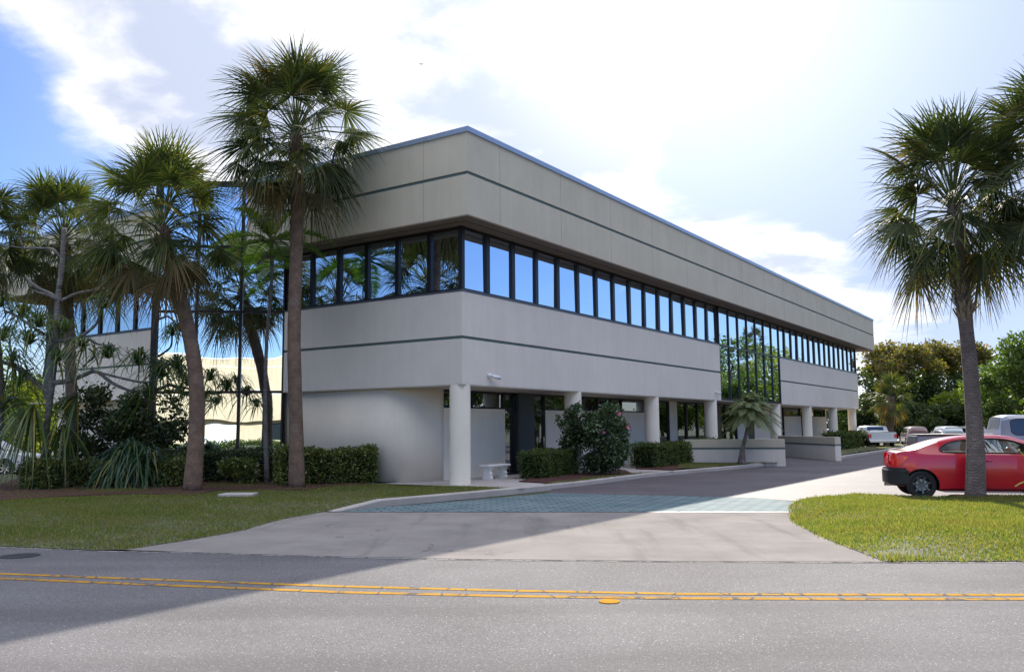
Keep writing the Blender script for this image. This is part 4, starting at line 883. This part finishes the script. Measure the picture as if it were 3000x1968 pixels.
# broadleaf trees
def tree(base,h,rw,seed,leafmats,label,group,N=9000,leaf=.28,trunkr=.25,cbase=.3,nb=26,topflat=1.0):
    rr=random.Random(seed); r=np.random.default_rng(seed); root=empty('tree',(base[0],base[1],0)); tag(root,label,'tree',group)
    bl=[]; zc=h*(cbase+1)/2; hz=h*(1-cbase)/2
    for k in range(nb):
        a=rr.uniform(0,2*math.pi); t=rr.uniform(-1,1); q_=math.sqrt(max(0,1-t*t*.8))*rw*rr.uniform(.45,.95); s=rr.uniform(.20,.34)*rw
        bl.append((math.cos(a)*q_,math.sin(a)*q_,zc+t*hz*.82,s*1.15,s*1.15,s*.85))
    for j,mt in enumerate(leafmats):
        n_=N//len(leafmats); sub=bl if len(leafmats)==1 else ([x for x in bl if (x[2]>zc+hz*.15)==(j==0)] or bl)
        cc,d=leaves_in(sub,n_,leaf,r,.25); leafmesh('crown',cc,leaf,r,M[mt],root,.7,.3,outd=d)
    b=MB(); top=Vector((rr.uniform(-.3,.3),rr.uniform(-.3,.3),h*.55)); b.tube(catm([(0,0,-.1),(rr.uniform(-.2,.2),0,h*.25),top],4),[trunkr*(1-.06*i) for i in range(9)],8)
    for k in range(min(nb,16)):
        e=Vector(bl[k][:3]); s=Vector((0,0,h*rr.uniform(.15,.4))); m_=(s+e)*.5+Vector((0,0,-.05*h)); b.tube(catm([s,m_,e],3),[trunkr*.4*(1-.12*i) for i in range(7)],5)
    b.build('trunk',M['tbark'],root,smooth=True); return root
tg='trees behind the parking lot'
def tx(x,Y): return (AT(x,1240,Y).x,Y)
def th(x,y,Y): return AT(x,y,Y).z
tree(tx(2640,92),th(2640,1010,92),4.6,61,['rust','dgreen'],'tall broad tree with rusty flat crown behind the small stout palm',tg,15000,.34,.4,.25,34)
tree(tx(2775,95),th(2775,1008,95),5.0,62,['rust','dgreen'],'tall rusty crowned tree just left of the booted palm trunk',tg,15000,.34,.4,.25,34)
tree(tx(2560,96),th(2560,1150,96),3.4,63,['dgreen'],'dark green tree filling the gap by the end of the building',tg,8000,.34,.3,.08,26)
tree(tx(2440,100),th(2440,1180,100),4.2,64,['green'],'green tree seen under the far end between the last columns',tg,8000,.36,.3,.03,28)
tree(tx(2690,84),th(2690,1190,84),3.6,65,['dgreen'],'low dark tree behind the maroon car',tg,9000,.32,.3,.03,28)
tree(tx(2800,84),th(2800,1150,84),3.8,66,['ygreen','dgreen'],'yellow green tree behind the pale blue car',tg,10000,.32,.3,.03,28)
tree(tx(2895,78),th(2895,1100,78),3.2,67,['green','dgreen'],'mid green tree directly behind the booted palm trunk',tg,10000,.3,.3,.05,28)
tree(tx(2975,62),th(2975,1045,62),3.1,68,['green'],'bright green rounded tree above the silver pickup cab',tg,14000,.24,.3,.08,34)
tree(tx(3080,50),th(3080,950,50),3.0,69,['green'],'green tree rising at the right edge of the photo',tg,12000,.22,.3,.1,30)
tree(tx(2930,90),th(2930,1170,90),3.6,70,['dgreen'],'dark tree low behind the silver pickup',tg,8000,.34,.3,.03,26)
tree(tx(3060,80),th(3060,1120,80),5,71,['dgreen'],'dark tree behind the pickup cab at the right edge',tg,8000,.34,.3,.03,26)
tr='trees seen as reflections'
for i,(x,y,h,rw,mt,lb) in enumerate(((51,75,11.0,5.0,'green','broad tree mirrored in the left of the long glass wall'),(42,52,10.8,3.6,'green','green tree mirrored in the sill line of the ribbon windows'),(50,46,11,3.8,'green','tree mirrored near the building corner windows'),(59,84,12.0,5.0,'ygreen','yellow green tree mirrored in the tall glass wall'),(48,57,12.2,4.2,'green','tall tree mirrored just over the ribbon window sill'),(58,74,10.5,4.6,'dgreen','dark tree mirrored low in the long glass wall'),(36,40,7.8,2.8,'dgreen','shrubby dark tree mirrored in the ground floor glass'),(62,58,10,4,'green','wide tree mirrored beyond the red car'),(34,30,6.5,2.8,'green','low tree mirrored in the entrance glass'))):
    tree((x,y),h,rw,80+i,[mt],lb,tr,7000,.3,.25,.1,22)
tl='trees left of the building'
for i,(x,yt,Y,rw,mt) in enumerate(((20,1130,48,3.2,'ygreen'),(120,1110,56,3.4,'green'),(190,1130,62,2.6,'dgreen'),(-120,1020,52,4.5,'green'),(60,1180,64,5,'dgreen'))):
    tree(tx(x,Y),th(x,yt,Y),rw,90+i,[mt],['yellow green tree glowing behind the screw pine branches','green tree behind the screw pine trunk','dark tree beside the end of the left wing','tall green tree beyond the left edge','dark low tree far behind the white car at left'][i],tl,9000,.26,.25,.04,26)

# ------------------------------------------------------------------ vehicles
def interp(tab,x):
    if x<=tab[0][0]: return tab[0][1]
    for (a,b_),(c_,d_) in zip(tab,tab[1:]):
        if x<=c_: t=(x-a)/(c_-a+1e-9); return b_+(d_-b_)*t
    return tab[-1][1]
def wheel(parent,x,y,r,side,wd=.2,spokes=7,rimm='rim'):
    w_=empty('wheel',(x,y,r)); w_.parent=parent
    b=MB(); n=32; prof=[(r*.66,-wd/2+.01),(r*.9,-wd/2),(r*.985,-wd/2+.03),(r,-wd/4),(r,wd/4),(r*.985,wd/2-.03),(r*.9,wd/2),(r*.66,wd/2-.01)]
    for k in range(n):
        a0,a1=2*math.pi*k/n,2*math.pi*(k+1)/n
        for (r0,y0),(r1,y1) in zip(prof,prof[1:]): b.face([(r0*math.cos(a0),y0,r0*math.sin(a0)),(r1*math.cos(a0),y1,r1*math.sin(a0)),(r1*math.cos(a1),y1,r1*math.sin(a1)),(r0*math.cos(a1),y0,r0*math.sin(a1))])
    b.build('tyre',M['rubber'],w_,smooth=True)
    b=MB(); yo=side*(wd/2-.02)
    for k in range(n):
        a0,a1=2*math.pi*k/n,2*math.pi*(k+1)/n
        for (r0,y0),(r1,y1) in (((r*.68,yo*.9),(r*.62,yo*1.02)),((r*.62,yo*1.02),(r*.60,yo*.2))): b.face([(r0*math.cos(a0),y0,r0*math.sin(a0)),(r1*math.cos(a0),y1,r1*math.sin(a0)),(r1*math.cos(a1),y1,r1*math.sin(a1)),(r0*math.cos(a1),y0,r0*math.sin(a1))])
    for k in range(spokes):
        a=2*math.pi*k/spokes+.3; c_,s_=math.cos(a),math.sin(a); t=(-s_,c_)
        for q0,q1,w0,w1 in ((r*.08,r*.62,.045,.022),):
            b.face([(c_*q0-t[0]*w0*.5,yo*.85,s_*q0-t[1]*w0*.5),(c_*q1-t[0]*w1,yo*.98,s_*q1-t[1]*w1),(c_*q1+t[0]*w1,yo*.98,s_*q1+t[1]*w1),(c_*q0+t[0]*w0*.5,yo*.85,s_*q0+t[1]*w0*.5)])
            for sg in (-1,1): b.face([(c_*q0+sg*t[0]*w0*.5,yo*.85,s_*q0+sg*t[1]*w0*.5),(c_*q1+sg*t[0]*w1,yo*.98,s_*q1+sg*t[1]*w1),(c_*q1+sg*t[0]*w1,yo*.6,s_*q1+sg*t[1]*w1),(c_*q0+sg*t[0]*w0*.5,yo*.5,s_*q0+sg*t[1]*w0*.5)])
    b.tube([(0,yo*.4,0),(0,yo*.9,0)],[r*.17,r*.15],16); b.build('rim',M[rimm],w_)
    b=MB(); b.tube([(0,yo*.1,0),(0,yo*.3,0)],r*.42,20); b.build('brake_disc',M['disc'],w_)
    b=MB(); b.tube([(0,-yo*.6,0),(0,-yo*.3,0)],r*.62,20); b.build('hub_back',M['blackp'],w_)
def smooth_tab(tab,n):
    pts=catm([Vector((a,b_,0)) for a,b_ in tab],n); return [(p.x,p.y) for p in pts]
def vehicle(name,loc,rz,spec,label,cat,group=None):
    """local x forward from rear bumper, y left, z up"""
    root=empty(name,loc,rz); tag(root,label,cat,group)
    top=spec['top']; bot=spec['bot']; belt=spec['belt']; hw=spec['hw']; rw=spec['roofw']; xs=spec['xs']
    def sec(x):
        zt=interp(top,x); zb=interp(bot,x); ze=min(interp(belt,x),zt-.02); w_=interp(hw,x); g=max(0,zt-ze); k=min(1,g/.38); wr=w_*(1-(1-rw)*k)
        zm=zb+(ze-zb)*.55
        return [(0,zb),(w_*.86,zb),(w_*.955,zb+.05),(w_*.995,zm-.08),(w_,zm),(w_*.985,ze-.06),(w_*.955,ze),(w_*.955+(wr-w_*.955)*.85,ze+g*.80),(wr*.9,ze+g*.94),(wr*.6,ze+g*.985),(0,zt)]
    def ysurf(x,z):
        s=sec(x)
        for (y0,z0),(y1,z1) in zip(s[3:],s[4:]):
            if z0<=z<=z1+1e-6: return y0+(y1-y0)*(z-z0)/(z1-z0+1e-9)
        return s[5][0]
    b=MB(); rings=[]
    for x in xs:
        s=sec(x); i=len(b.v); full=s+[(-y,z) for y,z in s[1:-1]][::-1]
        b.v+=[(x,y,z) for y,z in full]; rings.append((i,len(full)))
    for (i,n),(j,_) in zip(rings,rings[1:]):
        for k in range(n): b.f.append((i+k,j+k,j+(k+1)%n,i+(k+1)%n)); b.m.append(0)
    i,n=rings[0]; b.f.append(tuple(i+k for k in range(n))); b.m.append(0); i,n=rings[-1]; b.f.append(tuple(i+k for k in range(n))[::-1]); b.m.append(0)
    body=b.build('body',[M[spec['paint']],M['blackp'],M['cabin']],root)
    import bmesh
    bm=bmesh.new(); bm.from_mesh(body.data); bmesh.ops.recalc_face_normals(bm,faces=bm.faces); bm.to_mesh(body.data); bm.free()
    cut=MB(); r=spec['wr']
    for wx in spec['wheels']:
        for s in (-1,1):
            y1=interp(hw,wx)+.1; y0=interp(hw,wx)-.30; n=28; i=len(cut.v)
            for yy in (y0,y1): cut.v+=[(wx+spec['arch']*math.cos(2*math.pi*k/n),s*yy,r+spec['arch']*math.sin(2*math.pi*k/n)) for k in range(n)]
            for k in range(n): cut.f.append((i+k,i+(k+1)%n,i+n+(k+1)%n,i+n+k)); cut.m.append(1)
            cut.f.append(tuple(range(i,i+n))); cut.m.append(1); cut.f.append(tuple(range(i+n,i+2*n))[::-1]); cut.m.append(1)
    wins=spec.get('wins',[])
    if spec.get('see'):
        for wn in wins:
            pl=[(x,z) for x,z in smooth_tab(wn[0],3)]+[(x,z) for x,z in smooth_tab(wn[1],3)][::-1]; i=len(cut.v); n=len(pl)
            for yy in (-1.2,1.2): cut.v+=[(x,yy,z) for x,z in pl]
            for k in range(n): cut.f.append((i+k,i+(k+1)%n,i+n+(k+1)%n,i+n+k)); cut.m.append(2)
            cut.f.append(tuple(range(i,i+n))); cut.m.append(2); cut.f.append(tuple(range(i+n,i+2*n))[::-1]); cut.m.append(2)
    co_=cut.build('cutter',[M[spec['paint']],M['blackp'],M['cabin']],root)
    bm=bmesh.new(); bm.from_mesh(co_.data); bmesh.ops.recalc_face_normals(bm,faces=bm.faces); bm.to_mesh(co_.data); bm.free()
    md=body.modifiers.new('b','BOOLEAN'); md.operation='DIFFERENCE'; md.solver='EXACT'; md.object=co_; md.use_self=False
    try: md.material_mode='INDEX'
    except Exception: pass
    dg=bpy.context.evaluated_depsgraph_get(); dg.update(); me=bpy.data.meshes.new_from_object(body.evaluated_get(dg)); body.modifiers.clear(); old_=body.data; body.data=me; bpy.data.objects.remove(co_)
    me.polygons.foreach_set('use_smooth',[True]*len(me.polygons))
    try: me.set_sharp_from_angle(angle=R(33))
    except Exception: pass
    for wn in wins:
        T_=smooth_tab(wn[0],6); Bt=smooth_tab(wn[1],6); x0,x1=T_[0][0],T_[-1][0]; nx=18
        for s in (-1,1):
            g=MB(); rows=[]
            for k in range(nx+1):
                x=x0+(x1-x0)*k/nx; zt=interp(T_,x); zb=interp(Bt,x); i=len(g.v); rows.append(i)
                for j in range(5): z=zb+(zt-zb)*j/4; g.v.append((x,s*(ysurf(x,z)+(.004 if not spec.get('see') else -.012)),z))
            for a,c_ in zip(rows,rows[1:]):
                for j in range(4): g.f.append((a+j,c_+j,c_+j+1,a+j+1) if s<0 else (a+j+1,c_+j+1,c_+j,a+j)); g.m.append(0)
            g.build('side_window',M['clear'] if spec.get('see') else M['carglass'],root,smooth=True)
            # black trim line round the glass
            fr=MB(); loop=[(x,z) for x,z in T_]+[(x,z) for x,z in Bt][::-1]; lp=[(x,s*(ysurf(x,z)+.004),z) for x,z in loop]; fr.tube(lp+[lp[0]],.014 if spec.get('see') else .01,5,0,False); fr.build('window_trim',M['blackp'],root)
    for wx in spec['wheels']:
        for s in (-1,1): wheel(root,wx,s*(interp(hw,wx)-.115),r,s,rimm=spec.get('rim','rim'))
    def patch(nm,poly,m,off=.006,sides=(-1,1),par=root):
        for s in sides:
            g=MB(); g.face([(x,s*(ysurf(x,z)+off),z) for x,z in poly][::-s]); g.build(nm,M[m],par)
    def rearbox(nm,x0,x1,y0,y1,z0,z1,m,bev=.01): b=MB(); b.box(x0,x1,y0,y1,z0,z1); return b.build(nm,M[m],root,bevel=bev)
    return root,ysurf,patch,rearbox
# red coupe
spec=dict(top=smooth_tab([(0,.80),(.03,.86),(.12,1.02),(.20,1.115),(.50,1.165),(.78,1.275),(1.15,1.405),(1.55,1.485),(1.95,1.52),(2.45,1.525),(2.8,1.49),(3.1,1.39),(3.45,1.22),(3.75,1.08),(4.3,1.0),(4.6,.85),(4.68,.6)],4),
 bot=[(0,.34),(.35,.27),(.6,.2),(3.9,.2),(4.4,.22),(4.68,.3)],belt=smooth_tab([(0,.80),(.2,1.08),(1.0,1.09),(2.5,1.075),(3.4,1.05),(4.3,.93),(4.68,.6)],4),
 hw=smooth_tab([(0,.26),(.05,.50),(.15,.67),(.35,.82),(.8,.905),(2.3,.9),(3.7,.9),(4.3,.84),(4.6,.66),(4.68,.5)],4),roofw=.70,
 xs=sorted(set([round(v_,3) for v_ in np.linspace(0,4.68,80)]+[.02,.05,.09])),wheels=(.70,3.58),wr=.335,arch=.392,paint='red',see=True,
 wins=[([(1.14,1.185),(1.22,1.26),(1.40,1.345),(1.65,1.395),(1.98,1.42)],[(1.14,1.175),(1.2,1.125),(1.4,1.105),(1.65,1.10),(1.98,1.10)]),
       ([(2.06,1.425),(2.35,1.43),(2.6,1.41),(2.85,1.355),(3.1,1.25),(3.36,1.115)],[(2.06,1.10),(2.35,1.10),(2.6,1.095),(2.85,1.09),(3.1,1.085),(3.36,1.08)])])
x0=AT(2604,1380,19.8).x; car,ys,patch,rbox=vehicle('coupe',(x0+.30,19.8+.95,-.05),R(-15),spec,'red two door coupe with black rear bumper parked behind the right palm','car')
car.scale=(.93,.93,.95)
# black rear bumper wrapped round the tail
b=MB(); rows=[]
for z in (.30,.36,.48,.58,.66,.71,.74):
    row=[]; o_=.035 if .33<z<.70 else .0
    for k in range(25):
        t=-1+2*k/24; side=abs(t)>.55; xe=.02
        if side: q_=(abs(t)-.55)/.45; xx=.06+q_*.36-(.0 if z<.7 else q_*.06); yy=math.copysign(ys(max(xx,.02),max(z,.36))+.012+o_*.3,t)
        else: yy=t/.55*(ys(.06,.6)*.98); xx=.06-.075*(1-(t/.55)**2)**.5-o_
        row.append((xx+(.05 if z<.35 else 0),yy,z))
    rows.append(row)
for a,c_ in zip(rows,rows[1:]):
    for k in range(24): b.face([a[k],a[k+1],c_[k+1],c_[k]])
for lst in (rows[-1],): b.face(lst)
b.build('rear_bumper',M['blackp'],car,smooth=False)
b=MB(); b.tube([(.02,.45,.27),(.2,.45,.27)],.035,12); b.build('exhaust_tip',M['chrome'],car)
for s in (-1,1):
    g=MB(); up=[(.055,.98),(.10,1.085),(.24,1.06),(.42,1.0)]; lo=[(.055,.90),(.10,.80),(.22,.79),(.42,.985)]; up=smooth_tab(up,4); lo=smooth_tab(lo,4); rows=[]
    for k in range(13):
        x=.055+.365*k/12; zt=interp(up,x); zb=interp(lo,x); i=len(g.v); rows.append(i)
        for j in range(6): z=zb+(zt-zb)*j/5; g.v.append((x,s*(ys(x,z)+.012),z))
    for a_,c_ in zip(rows,rows[1:]):
        for j in range(5): g.f.append((a_+j,c_+j,c_+j+1,a_+j+1) if s<0 else (a_+j+1,c_+j+1,c_+j,a_+j)); g.m.append(0)
    r0=rows[0]; g.f.append(tuple(range(r0,r0+6))[::s]); g.m.append(0)
    g.face([(.045,s*ys(.055,.9),.80),(.045,s*ys(.055,.98),1.06),(.03,s*.38,1.04),(.02,s*.42,.84)][::-s]); g.build('tail_light',M['tail'],car,smooth=True)
def line_on(nm,pts,m,r_=.004,off=.002,sides=(-1,1)):
    for s in sides: b=MB(); b.tube([(x,s*(ys(x,z)+off),z) for x,z in pts],r_,4,0,False); b.build(nm,M[m],car)
line_on('door_seam',[(2.02,1.07),(1.98,.9),(1.99,.6),(2.05,.33),(2.2,.29),(3.2,.29),(3.32,.4),(3.36,.8),(3.38,1.04)],'blackp',.0035)
line_on('sill_trim',[(1.3,.265),(2.3,.262),(3.25,.265)],'blackp',.006)
for s in (-1,1):
    b=MB(); y_=s*(ys(2.2,.92)+.02); b.tube([(2.10,y_,.915),(2.18,y_+s*.015,.92),(2.27,y_,.915)],[.012,.015,.012],8); b.build('door_handle',M['red'],car,smooth=True)
    b=MB(); b.ball((3.12,s*(ys(3.1,1.1)+.11),1.13),(.07,.10,.065),12,8); b.build('door_mirror',M['red'],car,smooth=True)
for x_,y_ in ((2.32,-.38),(2.32,.38)):
    b=MB(); b.ball((x_,y_,1.27),(.055,.13,.10),12,8); b.tube([(x_,y_-.05,1.05),(x_,y_-.05,1.22)],.01,6); b.ball((x_+.05,y_,1.02),(.10,.22,.14),12,8); b.build('seat',M['blackp'],car,smooth=True)
# silver pickup behind the coupe
def pickup(x,Y,rz,z,scale,label,paint='silver',group=None,glass=True,bed=2.15):
    k=scale
    top=[(0,1.40*k),(.02,1.42*k),(bed-.02,1.42*k),(bed,1.45*k),(bed+.10,1.93*k),(bed+.25,1.985*k),(bed+1.9,1.985*k),(bed+2.25,1.93*k),(bed+2.95,1.45*k),(bed+3.1,1.35*k),(bed+4.1,1.25*k),(bed+4.2,1.0*k)]
    belt=[(0,1.38*k),(bed+3,1.36*k),(bed+4.2,.95*k)]
    sp=dict(top=top,bot=[(0,.55*k),(bed+4.2,.5*k)],belt=belt,hw=[(0,.98),(bed+3.9,.98),(bed+4.2,.85)],roofw=.84,xs=sorted(set([0,.02,bed-.02,bed]+[round(bed+v_,3) for v_ in (.04,.10,.17,.25,.6,1.2,1.9,2.1,2.25,2.6,2.95,3.1,3.6,4.1,4.2)]+[.5,1.,1.5])),wheels=(1.0,bed+3.3),wr=.40*k,arch=.47*k,paint=paint,rim='rimedge',
      wins=[([(bed+.28,1.80*k),(bed+.4,1.86*k),(bed+.7,1.865*k),(bed+1.14,1.865*k)],[(bed+.28,1.50*k),(bed+.4,1.42*k),(bed+.7,1.41*k),(bed+1.14,1.41*k)]),([(bed+1.24,1.865*k),(bed+1.7,1.865*k),(bed+2.05,1.84*k),(bed+2.5,1.60*k)],[(bed+1.24,1.41*k),(bed+1.7,1.41*k),(bed+2.05,1.41*k),(bed+2.5,1.41*k)])])
    r_,ys_,pt_,rb=vehicle('pickup_truck',(x,Y,z),rz,sp,label,'pickup truck',group)
    rb('tailgate',-.02,-.001,-.78,.78,.78*k,1.40*k,paint); rb('rear_bumper',-.14,.0,-.93,.93,.55*k,.74*k,'chrome'); rb('bed_rail',.0,bed-.03,-.97,.97,1.425*k,1.445*k,'blackp',0)
    for s in (-1,1):
        b=MB(); b.box(-.012,.13,s*.965-.02 if s>0 else -.99,.99 if s>0 else s*.965+.02,1.0*k,1.20*k); b.box(-.015,.0,min(s*.80,s*.985),max(s*.80,s*.985),.93*k,1.25*k); b.build('tail_light',M['tail'],r_)
        b=MB(); b.ball((bed+2.35,s*1.12,1.5*k),(.07,.12,.13),10,6); b.build('door_mirror',M['camw'] if paint!='silver' else M['silver'],r_,smooth=True)
    b=MB(); b.face([(bed+.028,-.62,1.52*k),(bed+.028,.62,1.52*k),(bed+.093,.56,1.86*k),(bed+.093,-.56,1.86*k)][::-1]); o=b.build('rear_window',M['carglass'],r_); o.location=(-.012,0,0)
    b=MB(); b.face([(bed+2.97,-.70,1.46*k),(bed+2.97,.70,1.46*k),(bed+2.30,.66,1.90*k),(bed+2.30,-.66,1.90*k)]); o=b.build('windscreen',M['carglass'],r_); o.location=(.012,0,.012)
    return r_
pk=AT(2657,1280,24.6); pickup(pk.x+.72,24.9+.98,R(-17),ZR,1.01,'silver grey pickup truck parked beyond the red coupe')
p=AT(2585,1308,64); pickup(p.x,64,R(80),ZR,.86,'white pickup truck seen from behind beside the far stout palm','whitec')
def hatch(name,x,Y,rz,z,k,paint,label,cat='car',group=None,L=4.6,hh=1.62):
    h=hh*k
    sp=dict(top=smooth_tab([(0,.75*h),(.05,.80*h),(.15,.88*h),(.45,.97*h),(1.1,h),(2.2,h),(2.8,.95*h),(3.5,.68*h),(4.3,.60*h),(4.6,.45*h)],2),bot=[(0,.3),(.4,.24),(4.1,.24),(4.6,.3)],belt=[(0,.60*h),(3.4,.60*h),(4.6,.42*h)],
     hw=smooth_tab([(0,.78),(.3,.88),(2.3,.91),(3.9,.9),(4.6,.7)],2),roofw=.78,xs=[round(v_,3) for v_ in np.linspace(0,4.6,34)],wheels=(.85,3.6),wr=.33,arch=.39,paint=paint,rim='rimedge',
     wins=[([(.55,.85*h),(.9,.92*h),(1.6,.94*h),(1.9,.94*h)],[(.55,.66*h),(.9,.64*h),(1.6,.64*h),(1.9,.64*h)]),([(2.0,.94*h),(2.4,.93*h),(2.8,.86*h),(3.2,.70*h)],[(2.0,.64*h),(2.4,.64*h),(2.8,.64*h),(3.2,.64*h)])])
    r_,ys_,pt_,rb=vehicle(name,(x,Y,z),rz,sp,label,cat,group)
    b=MB(); b.face([(.10,-.66,.66*h),(.10,.66,.66*h),(.34,.58,.93*h),(.34,-.58,.93*h)][::-1]); o=b.build('rear_window',M['carglass'],r_); o.location=(-.12,0,.02)
    b=MB(); b.face([(3.45,-.70,.69*h),(3.45,.70,.69*h),(2.78,.62,.945*h),(2.78,-.62,.945*h)]); o=b.build('windscreen',M['carglass'],r_); o.location=(.03,0,.025)
    for s in (-1,1):
        rb('tail_light',-.03,.12,min(s*.62,s*.80),max(s*.62,s*.80),.48*h,.62*h,'tail'); rb('headlight',4.42,4.56,min(s*.5,s*.72),max(s*.5,s*.72),.42*h,.5*h,'lampw')
    rb('rear_bumper',-.06,.02,-.74,.74,.32,.5,'blackp'); return r_
cg='cars parked at the back of the lot'
p=AT(2690,1300,73); hatch('hatchback',p.x,73,R(75),ZR,1.0,'maroon','dark maroon car seen above the silver pickup bed','car',cg)
p=AT(2793,1300,71); hatch('estate_car',p.x,71,R(80),ZR,1.0,'paleb','pale blue car seen just above the red coupe roof','car',cg)
p=AT(2868,1300,76); hatch('estate_car',p.x,76,R(84),ZR,1.0,'whitec','white car mostly hidden by the booted palm trunk','car',cg)
p=AT(2450,1300,84); hatch('sedan',p.x,84,R(170),ZR,1.0,'whitec','white car seen between the last columns of the building','car',cg,hh=1.45)
p=AT(95,1385,34); hatch('sedan',p.x-4.7,34.5,R(6),ZR,1.0,'whitec','white car parked far left behind the trees and hedge','car',hh=1.45)
# ------------------------------------------------------------------ across the street: seen in the mirror glass
r_=empty('warehouse',(-15,-25,0)); tag(r_,'cream warehouse with white roller door mirrored in the glass bay','building')
b=MB(); b.box(-40,7.5,-14,0,2.75,8.6); b.box(-40,7.5,-14,-1.0,ZR-.2,2.749); b.build('wall',M['bcream'],r_)
b=MB(); b.box(-40.05,7.55,-14.05,.05,8.6,8.75); b.box(-40,7.5,.0,.03,7.6,7.68); b.box(-40,7.5,.0,.03,5.1,5.18); b.build('trim',M['camw'],r_)
for x in (-2.6,-16,-28):
    b=MB(); b.box(x,x+2.6,-1.0,-.95,0,2.3)
    for k in range(14): b.box(x+.02,x+2.58,-.95,-.93,k*.163+.02,k*.163+.13)
    b.build('roller_door',M['shutter'],r_)
for x in (3.2,-9,-22):
    b=MB(); b.box(x,x+3.4,-1.0,-.96,.6,2.35); b.build('window',M['carglass'],r_)
for x in (-20,-6):
    b=MB(); 
r2=empty('lamp_post',(-23.3,-19,0)); tag(r2,'tall lamp post mirrored at the left edge of the glass bay','lamp post'); b=MB(); b.tube([(0,0,0),(0,0,9.6)],[.09,.06],10); b.build('pole',M['pole'],r2); b=MB(); b.box(-.5,.5,-.2,.2,9.6,9.85); b.build('lamp_head',M['camw'],r2,bevel=.03)
hedge('hedge',[Vector((-40,-19.5,0)),Vector((-6,-17,0))],1.0,.5,M['hedge'],'sunlit hedge mirrored along the foot of the glass bay',12000,.16,61,None,.08)
# gull
p=AT(1235,190,60); r_=empty('gull',p,R(20)); r_.scale=(.6,.6,.6); tag(r_,'tiny dark gull gliding in the bright sky above the roof','bird')
b=MB(); b.tube(catm([(0,-.22,0),(0,-.05,.0),(0,.12,.02),(0,.24,.03)],3),[.012,.03,.045,.05,.055,.055,.05,.045,.035,.015],8); b.build('body',M['bird'],r_,smooth=True)
for s in (-1,1):
    b=MB(); b.face([(0,.10,.03),(s*.2,.12,.12),(s*.42,.0,.07),(s*.2,.0,.11),(0,-.06,.02)][::s]); b.face([(0,.10,.022),(s*.2,.12,.112),(s*.42,.0,.062),(s*.2,.0,.102),(0,-.06,.012)][::-s]); b.build('wing',M['bird'],r_)
